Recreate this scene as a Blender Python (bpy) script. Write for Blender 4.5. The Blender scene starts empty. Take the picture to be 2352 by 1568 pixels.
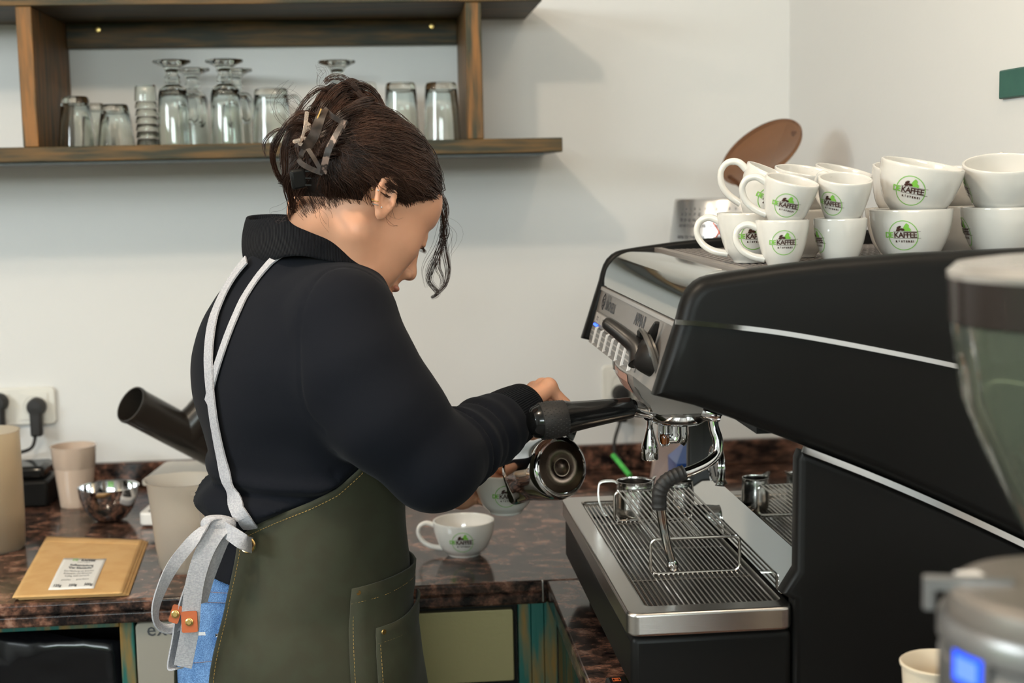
import bpy, bmesh, random
import numpy as np
from math import *
from mathutils import Vector, Matrix, Euler
random.seed(7); np.random.seed(7)
SC=bpy.context.scene; COL=SC.collection
# ---------------------------------------------------------------- camera
F=3267.;CX=1176.;CY=784.
yaw=radians(5.1);pitch=radians(6.63);roll=radians(1.17)
fwd=np.array([sin(yaw)*cos(pitch),cos(yaw)*cos(pitch),-sin(pitch)])
_r0=np.array([cos(yaw),-sin(yaw),0.]);_u0=np.cross(_r0,fwd)
right=cos(roll)*_r0-sin(roll)*_u0
upv=cos(roll)*_u0+sin(roll)*_r0
EYE=np.array([0,0,1.51])
def ray(px,py): return fwd+right*(px-CX)/F-upv*(py-CY)/F
def at(px,py,X=None,Y=None,Z=None):
    d=ray(px,py)
    if X is not None:t=(X-EYE[0])/d[0]
    elif Y is not None:t=(Y-EYE[1])/d[1]
    else:t=(Z-EYE[2])/d[2]
    return EYE+d*t
cam=bpy.data.cameras.new('camera');cam.lens=50.01;cam.sensor_width=36;cam.clip_start=.02
co=bpy.data.objects.new('camera',cam);COL.objects.link(co)
M=Matrix.Identity(4)
for i in range(3):
    M[i][0]=right[i];M[i][1]=upv[i];M[i][2]=-fwd[i];M[i][3]=EYE[i]
co.matrix_world=M
cam.dof.use_dof=True;cam.dof.focus_distance=1.74;cam.dof.aperture_fstop=5.0
SC.camera=co
# ---------------------------------------------------------------- world, lights, exposure
SC.view_settings.view_transform='Standard';SC.view_settings.look='None'
SC.view_settings.exposure=0.0;SC.view_settings.gamma=1;SC.view_settings.use_curve_mapping=False
w=bpy.data.worlds.new('sky');SC.world=w;w.use_nodes=True
bg=w.node_tree.nodes['Background'];bg.inputs[0].default_value=(.80,.90,1.0,1);bg.inputs[1].default_value=3.0
def area(name,loc,tgt,sx,sy,power,col):
    l=bpy.data.lights.new(name,'AREA');l.shape='RECTANGLE';l.size=sx;l.size_y=sy;l.energy=power;l.color=col
    o=bpy.data.objects.new(name,l);COL.objects.link(o);o.location=loc
    o.rotation_euler=(Vector(tgt)-Vector(loc)).to_track_quat('-Z','Y').to_euler();return o
area('window_daylight_left',(-2.55,.35,2.12),(0,1.6,1.1),1.4,.40,46,(.86,.96,1.0))
area('window_daylight_rear',(-.55,-2.52,2.12),(0,2,1.2),2.2,.40,66,(.86,.97,1.0))
def lamp(name,loc,power,col,r=.035):
    l=bpy.data.lights.new(name,'POINT');l.energy=power;l.color=col;l.shadow_soft_size=r
    o=bpy.data.objects.new(name,l);COL.objects.link(o);o.location=loc;return o
WARM=(1.0,.82,.62)
lamp('ceiling_lamp_light',(-.42,1.24,2.40),26,WARM)
lamp('ceiling_lamp_light',(.60,1.10,2.42),8,WARM)
lamp('ceiling_lamp_light',(-1.55,1.42,2.42),15,WARM)
# ---------------------------------------------------------------- materials
def mat(name,col,rough=.5,metal=0,noise=0,nscale=20,col2=None,bump=0,bscale=200,coat=0,trans=0,ior=1.45,stretch=None,emit=None,estr=0,sheen=0,bdist=.002,alpha=1,spec=.5,sss=0,nlo=.4,nhi=.6,aniso=0):
    m=bpy.data.materials.new(name);m.use_nodes=True;nt=m.node_tree;N=nt.nodes;K=nt.links
    b=N['Principled BSDF'];b.inputs['Base Color'].default_value=(*col,1);b.inputs['Roughness'].default_value=rough
    b.inputs['Metallic'].default_value=metal;b.inputs['IOR'].default_value=ior;b.inputs['Coat Weight'].default_value=coat;b.inputs['Coat Roughness'].default_value=.06
    b.inputs['Transmission Weight'].default_value=trans;b.inputs['Alpha'].default_value=alpha
    b.inputs['Specular IOR Level'].default_value=spec
    if sheen: b.inputs['Sheen Weight'].default_value=sheen;b.inputs['Sheen Roughness'].default_value=.4
    if sss: b.inputs['Subsurface Weight'].default_value=sss;b.inputs['Subsurface Radius'].default_value=(.012,.005,.003);b.inputs['Subsurface Scale'].default_value=1.0
    if emit: b.inputs['Emission Color'].default_value=(*emit,1);b.inputs['Emission Strength'].default_value=estr
    tc=N.new('ShaderNodeTexCoord')
    def vec():
        if stretch:
            mp=N.new('ShaderNodeMapping');mp.inputs['Scale'].default_value=stretch;K.new(tc.outputs['Object'],mp.inputs[0]);return mp.outputs[0]
        return tc.outputs['Object']
    if col2:
        n=N.new('ShaderNodeTexNoise');n.inputs['Scale'].default_value=nscale;n.inputs['Detail'].default_value=6;K.new(vec(),n.inputs['Vector'])
        r=N.new('ShaderNodeValToRGB');r.color_ramp.elements[0].color=(*col,1);r.color_ramp.elements[1].color=(*col2,1)
        r.color_ramp.elements[0].position=nlo;r.color_ramp.elements[1].position=nhi
        K.new(n.outputs[0],r.inputs[0]);K.new(r.outputs[0],b.inputs['Base Color'])
    if bump:
        n2=N.new('ShaderNodeTexNoise');n2.inputs['Scale'].default_value=bscale;n2.inputs['Detail'].default_value=4;K.new(vec(),n2.inputs['Vector'])
        bp=N.new('ShaderNodeBump');bp.inputs['Strength'].default_value=bump;bp.inputs['Distance'].default_value=bdist;K.new(n2.outputs[0],bp.inputs['Height']);K.new(bp.outputs[0],b.inputs['Normal'])
    return m
def wave_bump(m,scale,strength=.4,dist=.001,direction='Z',coord='Object',mixcol=None,distort=0,uvscale=None):
    """add a fine wave relief (ribs, twill, brushed lines) to a material"""
    nt=m.node_tree;N=nt.nodes;K=nt.links;b=N['Principled BSDF']
    tc=N.new('ShaderNodeTexCoord');wv=N.new('ShaderNodeTexWave');wv.wave_type='BANDS';wv.bands_direction=direction
    wv.inputs['Scale'].default_value=scale;wv.inputs['Distortion'].default_value=distort
    K.new(tc.outputs[coord],wv.inputs['Vector']);bp=N.new('ShaderNodeBump')
    bp.inputs['Strength'].default_value=strength;bp.inputs['Distance'].default_value=dist
    K.new(wv.outputs['Fac'],bp.inputs['Height'])
    if b.inputs['Normal'].is_linked: K.new(b.inputs['Normal'].links[0].from_socket,bp.inputs['Normal'])
    K.new(bp.outputs[0],b.inputs['Normal'])
    if mixcol:
        mx=N.new('ShaderNodeMix');mx.data_type='RGBA';K.new(wv.outputs['Fac'],mx.inputs[0])
        if b.inputs['Base Color'].is_linked: K.new(b.inputs['Base Color'].links[0].from_socket,mx.inputs[6])
        else: mx.inputs[6].default_value=b.inputs['Base Color'].default_value
        mx.inputs[7].default_value=(*mixcol,1);K.new(mx.outputs[2],b.inputs['Base Color'])
    return m
# wall paint
WALL=mat('wall_paint',(.70,.685,.665),.85,bump=.25,bscale=90,bdist=.0015)
CEIL=mat('ceiling_paint',(.75,.74,.71),.9)
FLOORM=mat('floor_tile',(.10,.085,.07),.5,col2=(.14,.12,.10),nscale=6)
WOODG=mat('stained_wood',(.030,.030,.017),.5,spec=.3,col2=(.15,.078,.022),nscale=7,stretch=(1.2,14,14),bump=.35,bscale=30,bdist=.001,nlo=.40,nhi=.72)
WOODV=mat('stained_wood_upright',(.040,.038,.020),.5,spec=.3,col2=(.24,.105,.028),nscale=7,stretch=(14,14,1.2),bump=.35,bscale=30,bdist=.001,nlo=.38,nhi=.66)
WOODT=mat('teal_stained_wood',(.012,.105,.085),.45,col2=(.24,.13,.025),nscale=5,stretch=(7,7,.9),bump=.4,bscale=30,bdist=.001,nlo=.47,nhi=.62)
def granite():
    m=mat('polished_granite',(.02,.012,.01),.13,coat=0,spec=.32);nt=m.node_tree;N=nt.nodes;K=nt.links;b=N['Principled BSDF']
    tc=N.new('ShaderNodeTexCoord')
    mp=N.new('ShaderNodeMapping');mp.inputs['Scale'].default_value=(.85,1.15,1.);mp.inputs['Rotation'].default_value=(0,0,.5);K.new(tc.outputs['Object'],mp.inputs[0])
    n1=N.new('ShaderNodeTexNoise');n1.inputs['Scale'].default_value=34;n1.inputs['Detail'].default_value=12;n1.inputs['Roughness'].default_value=.72;K.new(mp.outputs[0],n1.inputs['Vector'])
    r1=N.new('ShaderNodeValToRGB');e=r1.color_ramp.elements
    e[0].position=.40;e[0].color=(.008,.006,.006,1);e[1].position=.49;e[1].color=(.050,.028,.021,1)
    x=e.new(.56);x.color=(.15,.068,.044,1);x=e.new(.64);x.color=(.30,.17,.12,1)
    K.new(n1.outputs[0],r1.inputs[0])
    v=N.new('ShaderNodeTexVoronoi');v.inputs['Scale'].default_value=120;K.new(mp.outputs[0],v.inputs['Vector'])
    r2=N.new('ShaderNodeValToRGB');r2.color_ramp.elements[0].position=.0;r2.color_ramp.elements[0].color=(.55,.5,.45,1);r2.color_ramp.elements[1].position=.13;r2.color_ramp.elements[1].color=(0,0,0,1)
    K.new(v.outputs['Distance'],r2.inputs[0])
    n2=N.new('ShaderNodeTexNoise');n2.inputs['Scale'].default_value=34;K.new(tc.outputs['Object'],n2.inputs['Vector'])
    r3=N.new('ShaderNodeValToRGB');r3.color_ramp.elements[0].position=.56;r3.color_ramp.elements[1].position=.66;K.new(n2.outputs[0],r3.inputs[0])
    mu=N.new('ShaderNodeMix');mu.data_type='RGBA';mu.blend_type='MULTIPLY';mu.inputs[0].default_value=1;K.new(r2.outputs[0],mu.inputs[6]);K.new(r3.outputs[0],mu.inputs[7])
    ad=N.new('ShaderNodeMix');ad.data_type='RGBA';ad.blend_type='ADD';ad.inputs[0].default_value=.35;K.new(r1.outputs[0],ad.inputs[6]);K.new(mu.outputs[2],ad.inputs[7])
    K.new(ad.outputs[2],b.inputs['Base Color'])
    return m
GRAN=granite()
GLASS=mat('clear_glass',(.93,.97,.95),.015,trans=1,ior=1.45)
PORC=mat('white_porcelain',(.66,.625,.575),.12,coat=.6)
CHROME=mat('chrome',(.72,.72,.73),.07,1)
STEEL=mat('brushed_steel',(.52,.49,.46),.27,1,bump=.15,bscale=60,stretch=(1,30,30),bdist=.0004)
MIRROR=mat('polished_steel_plate',(.66,.67,.66),.04,1)
WIRE=mat('steel_wire',(.62,.58,.54),.22,1)
BLACKP=mat('matte_black_panel',(.0075,.0072,.0068),.40,bump=.12,bscale=900,bdist=.0003,spec=.16)
BLACKG=mat('gloss_black_plastic',(.006,.006,.006),.12)
GREYP=mat('grey_plastic',(.115,.105,.098),.5)
PANEL=mat('satin_grey_panel',(.30,.27,.25),.38,.5)
SILVER=mat('silver_painted_metal',(.33,.31,.29),.32,.75)
RUBBER=mat('black_rubber',(.016,.014,.013),.55)
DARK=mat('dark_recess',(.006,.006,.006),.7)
LOGOB=mat('logo_brown_print',(.045,.016,.010),.4)
LOGOG=mat('logo_green_print',(.19,.46,.06),.4)
INK=mat('grey_ink_print',(.05,.05,.055),.5)
# ---------------------------------------------------------------- object helpers
def tag(o,label=None,cat=None,group=None,kind=None):
    if label:o['label']=label
    if cat:o['category']=cat
    if group:o['group']=group
    if kind:o['kind']=kind
    return o
def thing(name,label,cat,loc=(0,0,0),rotz=0,group=None,rot=None):
    o=bpy.data.objects.new(name,None);COL.objects.link(o);o.location=loc;o.rotation_euler=rot or (0,0,rotz);o.empty_display_size=.02
    return tag(o,label,cat,group)
def root_of(p):
    L=Vector((0,0,0))
    while p is not None: L+=p.location;p=p.parent
    return L
def link(name,me,mats,parent=None,world=False,smooth=True,label=None,kind=None):
    """link a mesh as one object. world=True: vertices are world coordinates (unrotated parents only)"""
    if not isinstance(mats,(list,tuple)):mats=[mats]
    for m in mats: me.materials.append(m)
    if world and parent is not None:
        me.transform(Matrix.Translation(-root_of(parent)))
    if smooth and len(me.polygons): me.polygons.foreach_set('use_smooth',[True]*len(me.polygons))
    o=bpy.data.objects.new(name,me);COL.objects.link(o);o.parent=parent
    if label:o['label']=label
    if kind:o['kind']=kind
    return o
def mesh(name,V,Fc,mats,parent=None,world=False,smooth=True,label=None,kind=None,mi=None,autosmooth=None):
    me=bpy.data.meshes.new(name);me.from_pydata([tuple(map(float,v)) for v in V],[],[tuple(map(int,f)) for f in Fc]);me.update()
    if mi is not None: me.polygons.foreach_set('material_index',list(map(int,mi)))
    o=link(name,me,mats,parent,world,smooth,label,kind)
    if autosmooth:
        me.set_sharp_from_angle(angle=radians(autosmooth))
    return o
class G:
    """geometry collector"""
    def __init__(s): s.V=[];s.F=[];s.I=[];s.m=0
    def add(s,V,Fc,m=None):
        n=len(s.V);s.V+= [tuple(v) for v in V];s.F+=[tuple(n+i for i in f) for f in Fc];s.I+=[s.m if m is None else m]*len(Fc);return s
    def box(s,a,b,m=None):
        x0,y0,z0=a;x1,y1,z1=b
        return s.add([(x0,y0,z0),(x1,y0,z0),(x1,y1,z0),(x0,y1,z0),(x0,y0,z1),(x1,y0,z1),(x1,y1,z1),(x0,y1,z1)],[(0,3,2,1),(4,5,6,7),(0,1,5,4),(1,2,6,5),(2,3,7,6),(3,0,4,7)],m)
    def tube(s,path,r,seg=8,cap=True,m=None,closed=False,flat=None,upd=None):
        P=np.array(path,float);n=len(P);R=np.full(n,r) if np.isscalar(r) else np.array(r,float)
        T=np.gradient(P,axis=0) if not closed else np.roll(P,-1,0)-np.roll(P,1,0)
        T/=np.linalg.norm(T,axis=1)[:,None]+1e-12
        u=np.array(upd,float) if upd is not None else (np.array([0,0,1.]) if abs(T[0][2])<.9 else np.array([1.,0,0]))
        V=[];k=len(s.V)
        for i in range(n):
            u=u-T[i]*(u@T[i]);u/=np.linalg.norm(u)+1e-12;v=np.cross(T[i],u)
            for j in range(seg):
                a=2*pi*j/seg
                V.append(P[i]+R[i]*(cos(a)*u*(flat or 1)+sin(a)*v))
        Fc=[]
        for i in range(n if closed else n-1):
            i2=(i+1)%n
            for j in range(seg):
                j2=(j+1)%seg;Fc.append((i*seg+j,i*seg+j2,i2*seg+j2,i2*seg+j))
        if cap and not closed: Fc+=[tuple(range(seg))[::-1],tuple((n-1)*seg+j for j in range(seg))]
        return s.add(V,Fc,m)
    def lathe(s,prof,seg=32,mtx=None,m=None,closed=False,ax=(1,1)):
        n=len(prof);V=[];Fc=[]
        for r,z in prof:
            for j in range(seg):
                a=2*pi*j/seg;V.append((r*cos(a)*ax[0],r*sin(a)*ax[1],z))
        for i in range(n if closed else n-1):
            for j in range(seg):
                j2=(j+1)%seg;i2=(i+1)%n;Fc.append((i*seg+j,i*seg+j2,i2*seg+j2,i2*seg+j))
        if not closed:
            if prof[0][0]>1e-6:Fc.append(tuple(range(seg))[::-1])
            if prof[-1][0]>1e-6:Fc.append(tuple((n-1)*seg+j for j in range(seg)))
        if mtx is not None: V=[tuple(mtx@Vector(v)) for v in V]
        return s.add(V,Fc,m)
    def obj(s,name,mats,parent=None,world=False,smooth=True,label=None,kind=None,auto=35):
        return mesh(name,s.V,s.F,mats,parent,world,smooth,label,kind,s.I,auto if smooth else None)
def bev(o,w,seg=2,ang=35):
    b=o.modifiers.new('b','BEVEL');b.width=w;b.segments=seg;b.limit_method='ANGLE';b.angle_limit=radians(ang);b.harden_normals=False
    return o
def box(name,a,b,m,parent=None,world=True,bv=0,label=None,smooth=True,seg=2):
    o=G().box(a,b).obj(name,m,parent,world,smooth,label)
    if bv:bev(o,bv,seg)
    return o
def axm(loc,d,roll_=0):
    """matrix taking +Z to direction d at loc"""
    q=Vector(d).to_track_quat('Z','Y');return Matrix.Translation(Vector(loc))@q.to_matrix().to_4x4()@Matrix.Rotation(roll_,4,'Z')
def prism(poly,axis,a,b):
    """extrude polygon (list of 2d) along axis between a,b ; axis 'y': poly=(x,z), 'z': poly=(x,y), 'x': poly=(y,z)"""
    n=len(poly)
    f={'y':lambda p,t:(p[0],t,p[1]),'z':lambda p,t:(p[0],p[1],t),'x':lambda p,t:(t,p[0],p[1])}[axis]
    V=[f(p,a) for p in poly]+[f(p,b) for p in poly]
    return V,[tuple(range(n))[::-1],tuple(range(n,2*n))]+[(i,(i+1)%n,n+(i+1)%n,n+i) for i in range(n)]
def rrect(x0,y0,x1,y1,r,n=5):
    P=[]
    for cx,cy,a0 in ((x1-r,y1-r,0),(x0+r,y1-r,90),(x0+r,y0+r,180),(x1-r,y0+r,270)):
        for i in range(n+1):
            a=radians(a0+90*i/n);P.append((cx+r*cos(a),cy+r*sin(a)))
    return P
def spline(P,n=8,closed=False):
    """Catmull-Rom through points"""
    P=np.array(P,float);N=len(P);out=[]
    for i in range(N if closed else N-1):
        if closed: p0,p1,p2,p3=P[i-1],P[i],P[(i+1)%N],P[(i+2)%N]
        else: p0,p1,p2,p3=P[max(i-1,0)],P[i],P[i+1],P[min(i+2,N-1)]
        for k in range(n):
            t=k/n;out.append(.5*((2*p1)+(-p0+p2)*t+(2*p0-5*p1+4*p2-p3)*t*t+(-p0+3*p1-3*p2+p3)*t**3))
    if not closed: out.append(P[-1])
    return np.array(out)
def ribbon(g,path,wdir,width,th=.0012,m=None):
    """flat band: path Nx3, wdir Nx3 or single width direction, small thickness"""
    P=np.array(path,float);n=len(P);Wd=np.array(wdir,float)
    if Wd.ndim==1:Wd=np.tile(Wd,(n,1))
    wd=np.full(n,width) if np.isscalar(width) else np.array(width)
    T=np.gradient(P,axis=0);T/=np.linalg.norm(T,axis=1)[:,None]+1e-12
    Wd=Wd-T*(Wd*T).sum(1)[:,None];Wd/=np.linalg.norm(Wd,axis=1)[:,None]+1e-12
    Nn=np.cross(T,Wd)
    V=[];Fc=[]
    for i in range(n):
        for a,b in ((-1,-1),(1,-1),(1,1),(-1,1)): V.append(P[i]+Wd[i]*a*wd[i]/2+Nn[i]*b*th/2)
    for i in range(n-1):
        for j in range(4): j2=(j+1)%4;Fc.append((4*i+j,4*i+j2,4*i+4+j2,4*i+4+j))
    Fc+=[(3,2,1,0),(4*n-4,4*n-3,4*n-2,4*n-1)]
    return g.add(V,Fc,m)
_tc={}
def text_mesh(s,size,ext=0,bold=0,align='CENTER',shear=0,spacing=1):
    k=(s,size,bold,shear,spacing,align)
    if k in _tc:return _tc[k]
    c=bpy.data.curves.new('t','FONT');c.body=s;c.size=size;c.align_x=align;c.offset=bold;c.shear=shear;c.space_character=spacing;c.resolution_u=2
    o=bpy.data.objects.new('t',c);COL.objects.link(o)
    me=bpy.data.meshes.new_from_object(o.evaluated_get(bpy.context.evaluated_depsgraph_get()))
    V=[tuple(v.co) for v in me.vertices];Fc=[tuple(p.vertices) for p in me.polygons]
    bpy.data.objects.remove(o);bpy.data.curves.remove(c);bpy.data.meshes.remove(me)
    _tc[k]=(V,Fc);return V,Fc
def copy_tree(o,parent=None):
    c=o.copy();COL.objects.link(c);c.parent=parent
    for ch in list(o.children): copy_tree(ch,c)
    return c
# ---------------------------------------------------------------- implicit surface modelling (smooth bodies and cloth)
class Sdf:
    def __init__(s): s.ops=[]
    def cone(s,a,b,ra,rb,k=.02,op='u',fn=None):
        a=np.array(a,float);b=np.array(b,float);ab=b-a;L2=ab@ab+1e-12
        def f(P):
            t=np.clip(((P-a)@ab)/L2,0,1);q=P-a-t[:,None]*ab
            d=np.sqrt((q*q).sum(1))-(ra+(rb-ra)*t)
            if fn is not None:d=d+fn(P,t)
            return d
        s.ops.append((op,k,f));return s
    def ball(s,c,r,k=.02,op='u',R=None):
        c=np.array(c,float);r=np.array([r]*3 if np.isscalar(r) else r,float)
        def f(P):
            q=P-c
            if R is not None:q=q@R
            k0=np.sqrt(((q/r)**2).sum(1));k1=np.sqrt(((q/r**2)**2).sum(1))+1e-9
            return k0*(k0-1)/k1
        s.ops.append((op,k,f));return s
    def chain(s,pts,rs,k=.02,op='u',fn=None):
        for i in range(len(pts)-1): s.cone(pts[i],pts[i+1],rs[i],rs[i+1],k,op,fn)
        return s
    def fn(s,f,k=.02,op='u'): s.ops.append((op,k,f));return s
    def ev(s,P,ops=None):
        d=None
        for op,k,f in (ops if ops is not None else s.ops):
            e=f(P)
            if d is None: d=e if op=='u' else np.full(len(P),1.);
            elif op=='u':
                h=np.clip(.5+.5*(d-e)/k,0,1);d=d+(e-d)*h-k*h*(1-h)
            elif op=='s':
                h=np.clip(.5-.5*(d+e)/k,0,1);d=d+(-e-d)*h+k*h*(1-h)
            elif op=='i':
                h=np.clip(.5-.5*(d-e)/k,0,1);d=d+(e-d)*h+k*h*(1-h)
            elif op=='+': d=d+e
        return d
    def surf(s,lo,hi,h,B=12):
        """sparse naive surface nets -> verts, quads"""
        lo=np.array(lo,float);hi=np.array(hi,float);nb=np.ceil((hi-lo)/(h*B)).astype(int)
        R=h*B*sqrt(3)/2+h*2
        C=np.stack(np.meshgrid(*[np.arange(n) for n in nb],indexing='ij'),-1).reshape(-1,3)
        cen=lo+(C+.5)*h*B
        allD=s.ev(cen)
        act=np.abs(allD)<R*1.35+.004
        C=C[act];cen=cen[act]
        per=[(op,k,f,(f(cen) if op in 'us' else None)) for op,k,f in s.ops]
        g=np.stack(np.meshgrid(*[np.arange(B+1)]*3,indexing='ij'),-1).reshape(-1,3)
        KEY=[];POS=[];CR=[[],[],[]]
        OFF=1<<20
        for bi in range(len(C)):
            ops=[(op,k,f) for (op,k,f,dd) in per if dd is None or dd[bi]<R*1.35+k+.01]
            if not ops or all(o[0]!='u' for o in ops):continue
            base=C[bi]*B;P=lo+(base+g)*h
            D=s.ev(P,ops).reshape(B+1,B+1,B+1)
            if D.min()>0 or D.max()<0:continue
            S=D<0
            cnt=sum(S[i:B+i,j:B+j,k_:B+k_].astype(int) for i in (0,1) for j in (0,1) for k_ in (0,1))
            I=np.argwhere((cnt>0)&(cnt<8))
            if len(I)==0:continue
            acc=np.zeros((len(I),3));n=np.zeros(len(I))
            for a in range(3):
                o1,o2=[x for x in range(3) if x!=a]
                for u in (0,1):
                    for v in (0,1):
                        A=I.copy();A[:,o1]+=u;A[:,o2]+=v;Bq=A.copy();Bq[:,a]+=1
                        da=D[A[:,0],A[:,1],A[:,2]];db=D[Bq[:,0],Bq[:,1],Bq[:,2]]
                        c=(da<0)!=(db<0);t=np.where(c,da/(da-db+1e-20),0)
                        pt=A.astype(float);pt[:,a]+=t
                        acc+=pt*c[:,None];n+=c
            gi=I+base
            POS.append(lo+(acc/n[:,None]+base)*h)
            KEY.append((gi[:,0]*4096+gi[:,1])*4096+gi[:,2])
            for a in range(3):
                A=I;Bq=I.copy();Bq[:,a]+=1
                da=S[A[:,0],A[:,1],A[:,2]];db=S[Bq[:,0],Bq[:,1],Bq[:,2]]
                m=da!=db;CR[a].append(np.concatenate([gi[m],da[m][:,None]],1))
        KEY=np.concatenate(KEY);POS=np.concatenate(POS);o=np.argsort(KEY);KEY=KEY[o];POS=POS[o]
        Q=[]
        for a in range(3):
            E=np.concatenate(CR[a]);gi=E[:,:3];sg=E[:,3]
            o1,o2=(a+1)%3,(a+2)%3;q=[]
            for u,v in ((0,0),(-1,0),(-1,-1),(0,-1)):
                k=gi.copy();k[:,o1]+=u;k[:,o2]+=v;q.append((k[:,0]*4096+k[:,1])*4096+k[:,2])
            q=np.stack(q,1);ix=np.searchsorted(KEY,q);ix=np.clip(ix,0,len(KEY)-1);ok=(KEY[ix]==q).all(1)
            ix=ix[ok];sg=sg[ok];ix[sg==0]=ix[sg==0][:,::-1];Q.append(ix)
        return POS,np.concatenate(Q)
    def grad(s,P,e=.001):
        P=np.atleast_2d(P);g=np.stack([s.ev(P+np.eye(3)[i]*e)-s.ev(P-np.eye(3)[i]*e) for i in range(3)],1);return g/(np.linalg.norm(g,axis=1)[:,None]+1e-12)
    def hit(s,px,py,t0=1.2,off=0.):
        """first point of the surface seen along the sight line (px,py)"""
        px=np.atleast_1d(px).astype(float);py=np.atleast_1d(py).astype(float)
        d=np.array([ray(a,b) for a,b in zip(px,py)]);t=np.full(len(px),t0)
        for _ in range(90):
            v=s.ev(EYE+d*t[:,None])-off;t=t+np.clip(v,-.05,.05)*.8
        P=EYE+d*t[:,None];return P,s.grad(P)
    def snap(s,P,off=0.):
        P=np.array(P,float)
        for _ in range(4): P=P-s.grad(P)*(s.ev(P)-off)[:,None]*.8
        return P
def npmesh(name,V,Q,mats,parent=None,world=True,smooth=True,label=None,kind=None,sm=0):
    V=np.asarray(V,np.float32);Q=np.asarray(Q,np.int32);n=len(Q);k=Q.shape[1]
    if sm:
        E=np.concatenate([Q[:,[i,(i+1)%k]] for i in range(k)])
        for _ in range(sm):
            A=np.zeros((len(V),3));c=np.zeros(len(V))
            np.add.at(A,E[:,0],V[E[:,1]]);np.add.at(A,E[:,1],V[E[:,0]]);np.add.at(c,E[:,0],1);np.add.at(c,E[:,1],1)
            V=(V*.5+.5*A/np.maximum(c,1)[:,None]).astype(np.float32)
    me=bpy.data.meshes.new(name);me.vertices.add(len(V));me.vertices.foreach_set('co',V.ravel())
    me.loops.add(n*k);me.loops.foreach_set('vertex_index',Q.ravel());me.polygons.add(n)
    me.polygons.foreach_set('loop_start',np.arange(0,n*k,k,dtype=np.int32));me.polygons.foreach_set('loop_total',np.full(n,k,np.int32))
    me.update(calc_edges=True);me.validate()
    return link(name,me,mats,parent,world,smooth,label,kind)
# ================================================================ THE ROOM
XL,XR,YB,YF,ZC=-2.6,.842,2.9,-2.6,2.5
def struct(name,g,m,**k):
    o=g.obj(name,m,None,smooth=False,**k) if isinstance(g,G) else g
    o['kind']='structure';return o
struct('floor',G().box((XL,YF,-.05),(XR,YB,0)),FLOORM)
struct('ceiling',G().box((XL,YF,ZC),(XR,YB,ZC+.1)),CEIL)
struct('wall_back',G().box((XL,YB,0),(XR,YB+.1,ZC)),WALL)
struct('wall_right',G().box((XR,YF,0),(XR+.1,YB+.1,ZC)),WALL)
def wall_with_window(name,axis,c0,c1,a0,a1,w0,w1,z0,z1):
    g=G()
    for (u0,u1,v0,v1) in ((a0,w0,0,ZC),(w1,a1,0,ZC),(w0,w1,0,z0),(w0,w1,z1,ZC)):
        if axis=='x': g.box((c0,u0,v0),(c1,u1,v1))
        else: g.box((u0,c0,v0),(u1,c1,v1))
    struct(name,g,WALL)
wall_with_window('wall_left','x',XL-.1,XL,YF,YB,-.4,1.1,1.0,2.35)
wall_with_window('wall_rear','y',YF-.1,YF,XL,XR,-1.7,.6,1.0,2.35)
FRW=mat('window_frame_paint',(.6,.6,.58),.4)
for nm,axis,c,w0,w1 in (('window_1','x',XL-.07,-.4,1.1),('window_2','y',YF-.07,-1.7,.6)):
    g=G();mid=(w0+w1)/2
    for (u0,u1,v0,v1) in ((w0,w0+.06,1,2.35),(w1-.06,w1,1,2.35),(mid-.03,mid+.03,1,2.35),(w0,w1,1,1.06),(w0,w1,2.29,2.35)):
        if axis=='x': g.box((c,u0,v0),(c+.05,u1,v1))
        else: g.box((u0,c,v0),(u1,c+.05,v1))
    struct(nm,g,FRW)
# greenery outside the windows (seen only in reflections)
LEAF=mat('hedge_leaves',(.10,.30,.04),.7,col2=(.35,.60,.16),nscale=6,nlo=.35,nhi=.65)
def hedge(name,a,b,label):
    nx,ny=26,14;V=[];rg=random.Random(2)
    for j in range(ny):
        for i in range(nx):
            u=i/(nx-1);v=j/(ny-1);V.append((a[0]+(b[0]-a[0])*u+rg.uniform(-.12,.12),a[1]+(b[1]-a[1])*u+rg.uniform(-.12,.12),2.6*v))
    o=mesh(name,V,[(j*nx+i,j*nx+i+1,(j+1)*nx+i+1,(j+1)*nx+i) for j in range(ny-1) for i in range(nx-1)],LEAF,None)
    s=o.modifiers.new('s','SOLIDIFY');s.thickness=.6;return tag(o,label,'hedge')
hedge('garden_hedge',(-5.5,-5.6),(3.5,-5.6),'leafy green hedge outside the window behind the camera')
hedge('garden_hedge',(-5.8,-4.6),(-5.8,4.5),'leafy green hedge outside the left window')
struct('ground',G().box((-7,-7,-.10),(5,4,-.051)),mat('lawn',(.08,.16,.04),.9))
# ---------------------------------------------------------------- worktops
root=thing('granite_worktop','brown speckled polished granite worktop along the back wall','worktop',(-.8,2.5,.862))
def edge_slab(name,a,b,parent,bv=.004):
    return box(name,a,b,GRAN,parent,bv=bv)
edge_slab('worktop_slab',(-2.2,2.09,.8815),(XR-.002,2.898,.90),root)
edge_slab('lower_edge_strip',(-2.2,2.094,.862),(.232,2.16,.8810),root)
edge_slab('upstand',(-2.2,2.878,.9005),(XR-.022,2.898,.952),root,.002)
edge_slab('upstand',(XR-.022,2.0895,.9005),(XR-.002,2.898,.952),root,.002)
root=thing('granite_worktop','brown speckled granite worktop carrying the espresso machine','worktop',(.55,1.0,.862))
edge_slab('worktop_slab',(.230,-.5,.8815),(XR-.002,2.0885,.90),root)
edge_slab('lower_edge_strip',(.233,-.5,.862),(.30,2.0885,.8810),root)
box('joint_strip',(.2235,2.079,.870),(.2262,2.090,.9015),STEEL,root,bv=.0008,label='pale metal strip closing the worktop corner joint')
edge_slab('upstand',(XR-.022,-.5,.9005),(XR-.002,2.0885,.952),root,.002)
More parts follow.
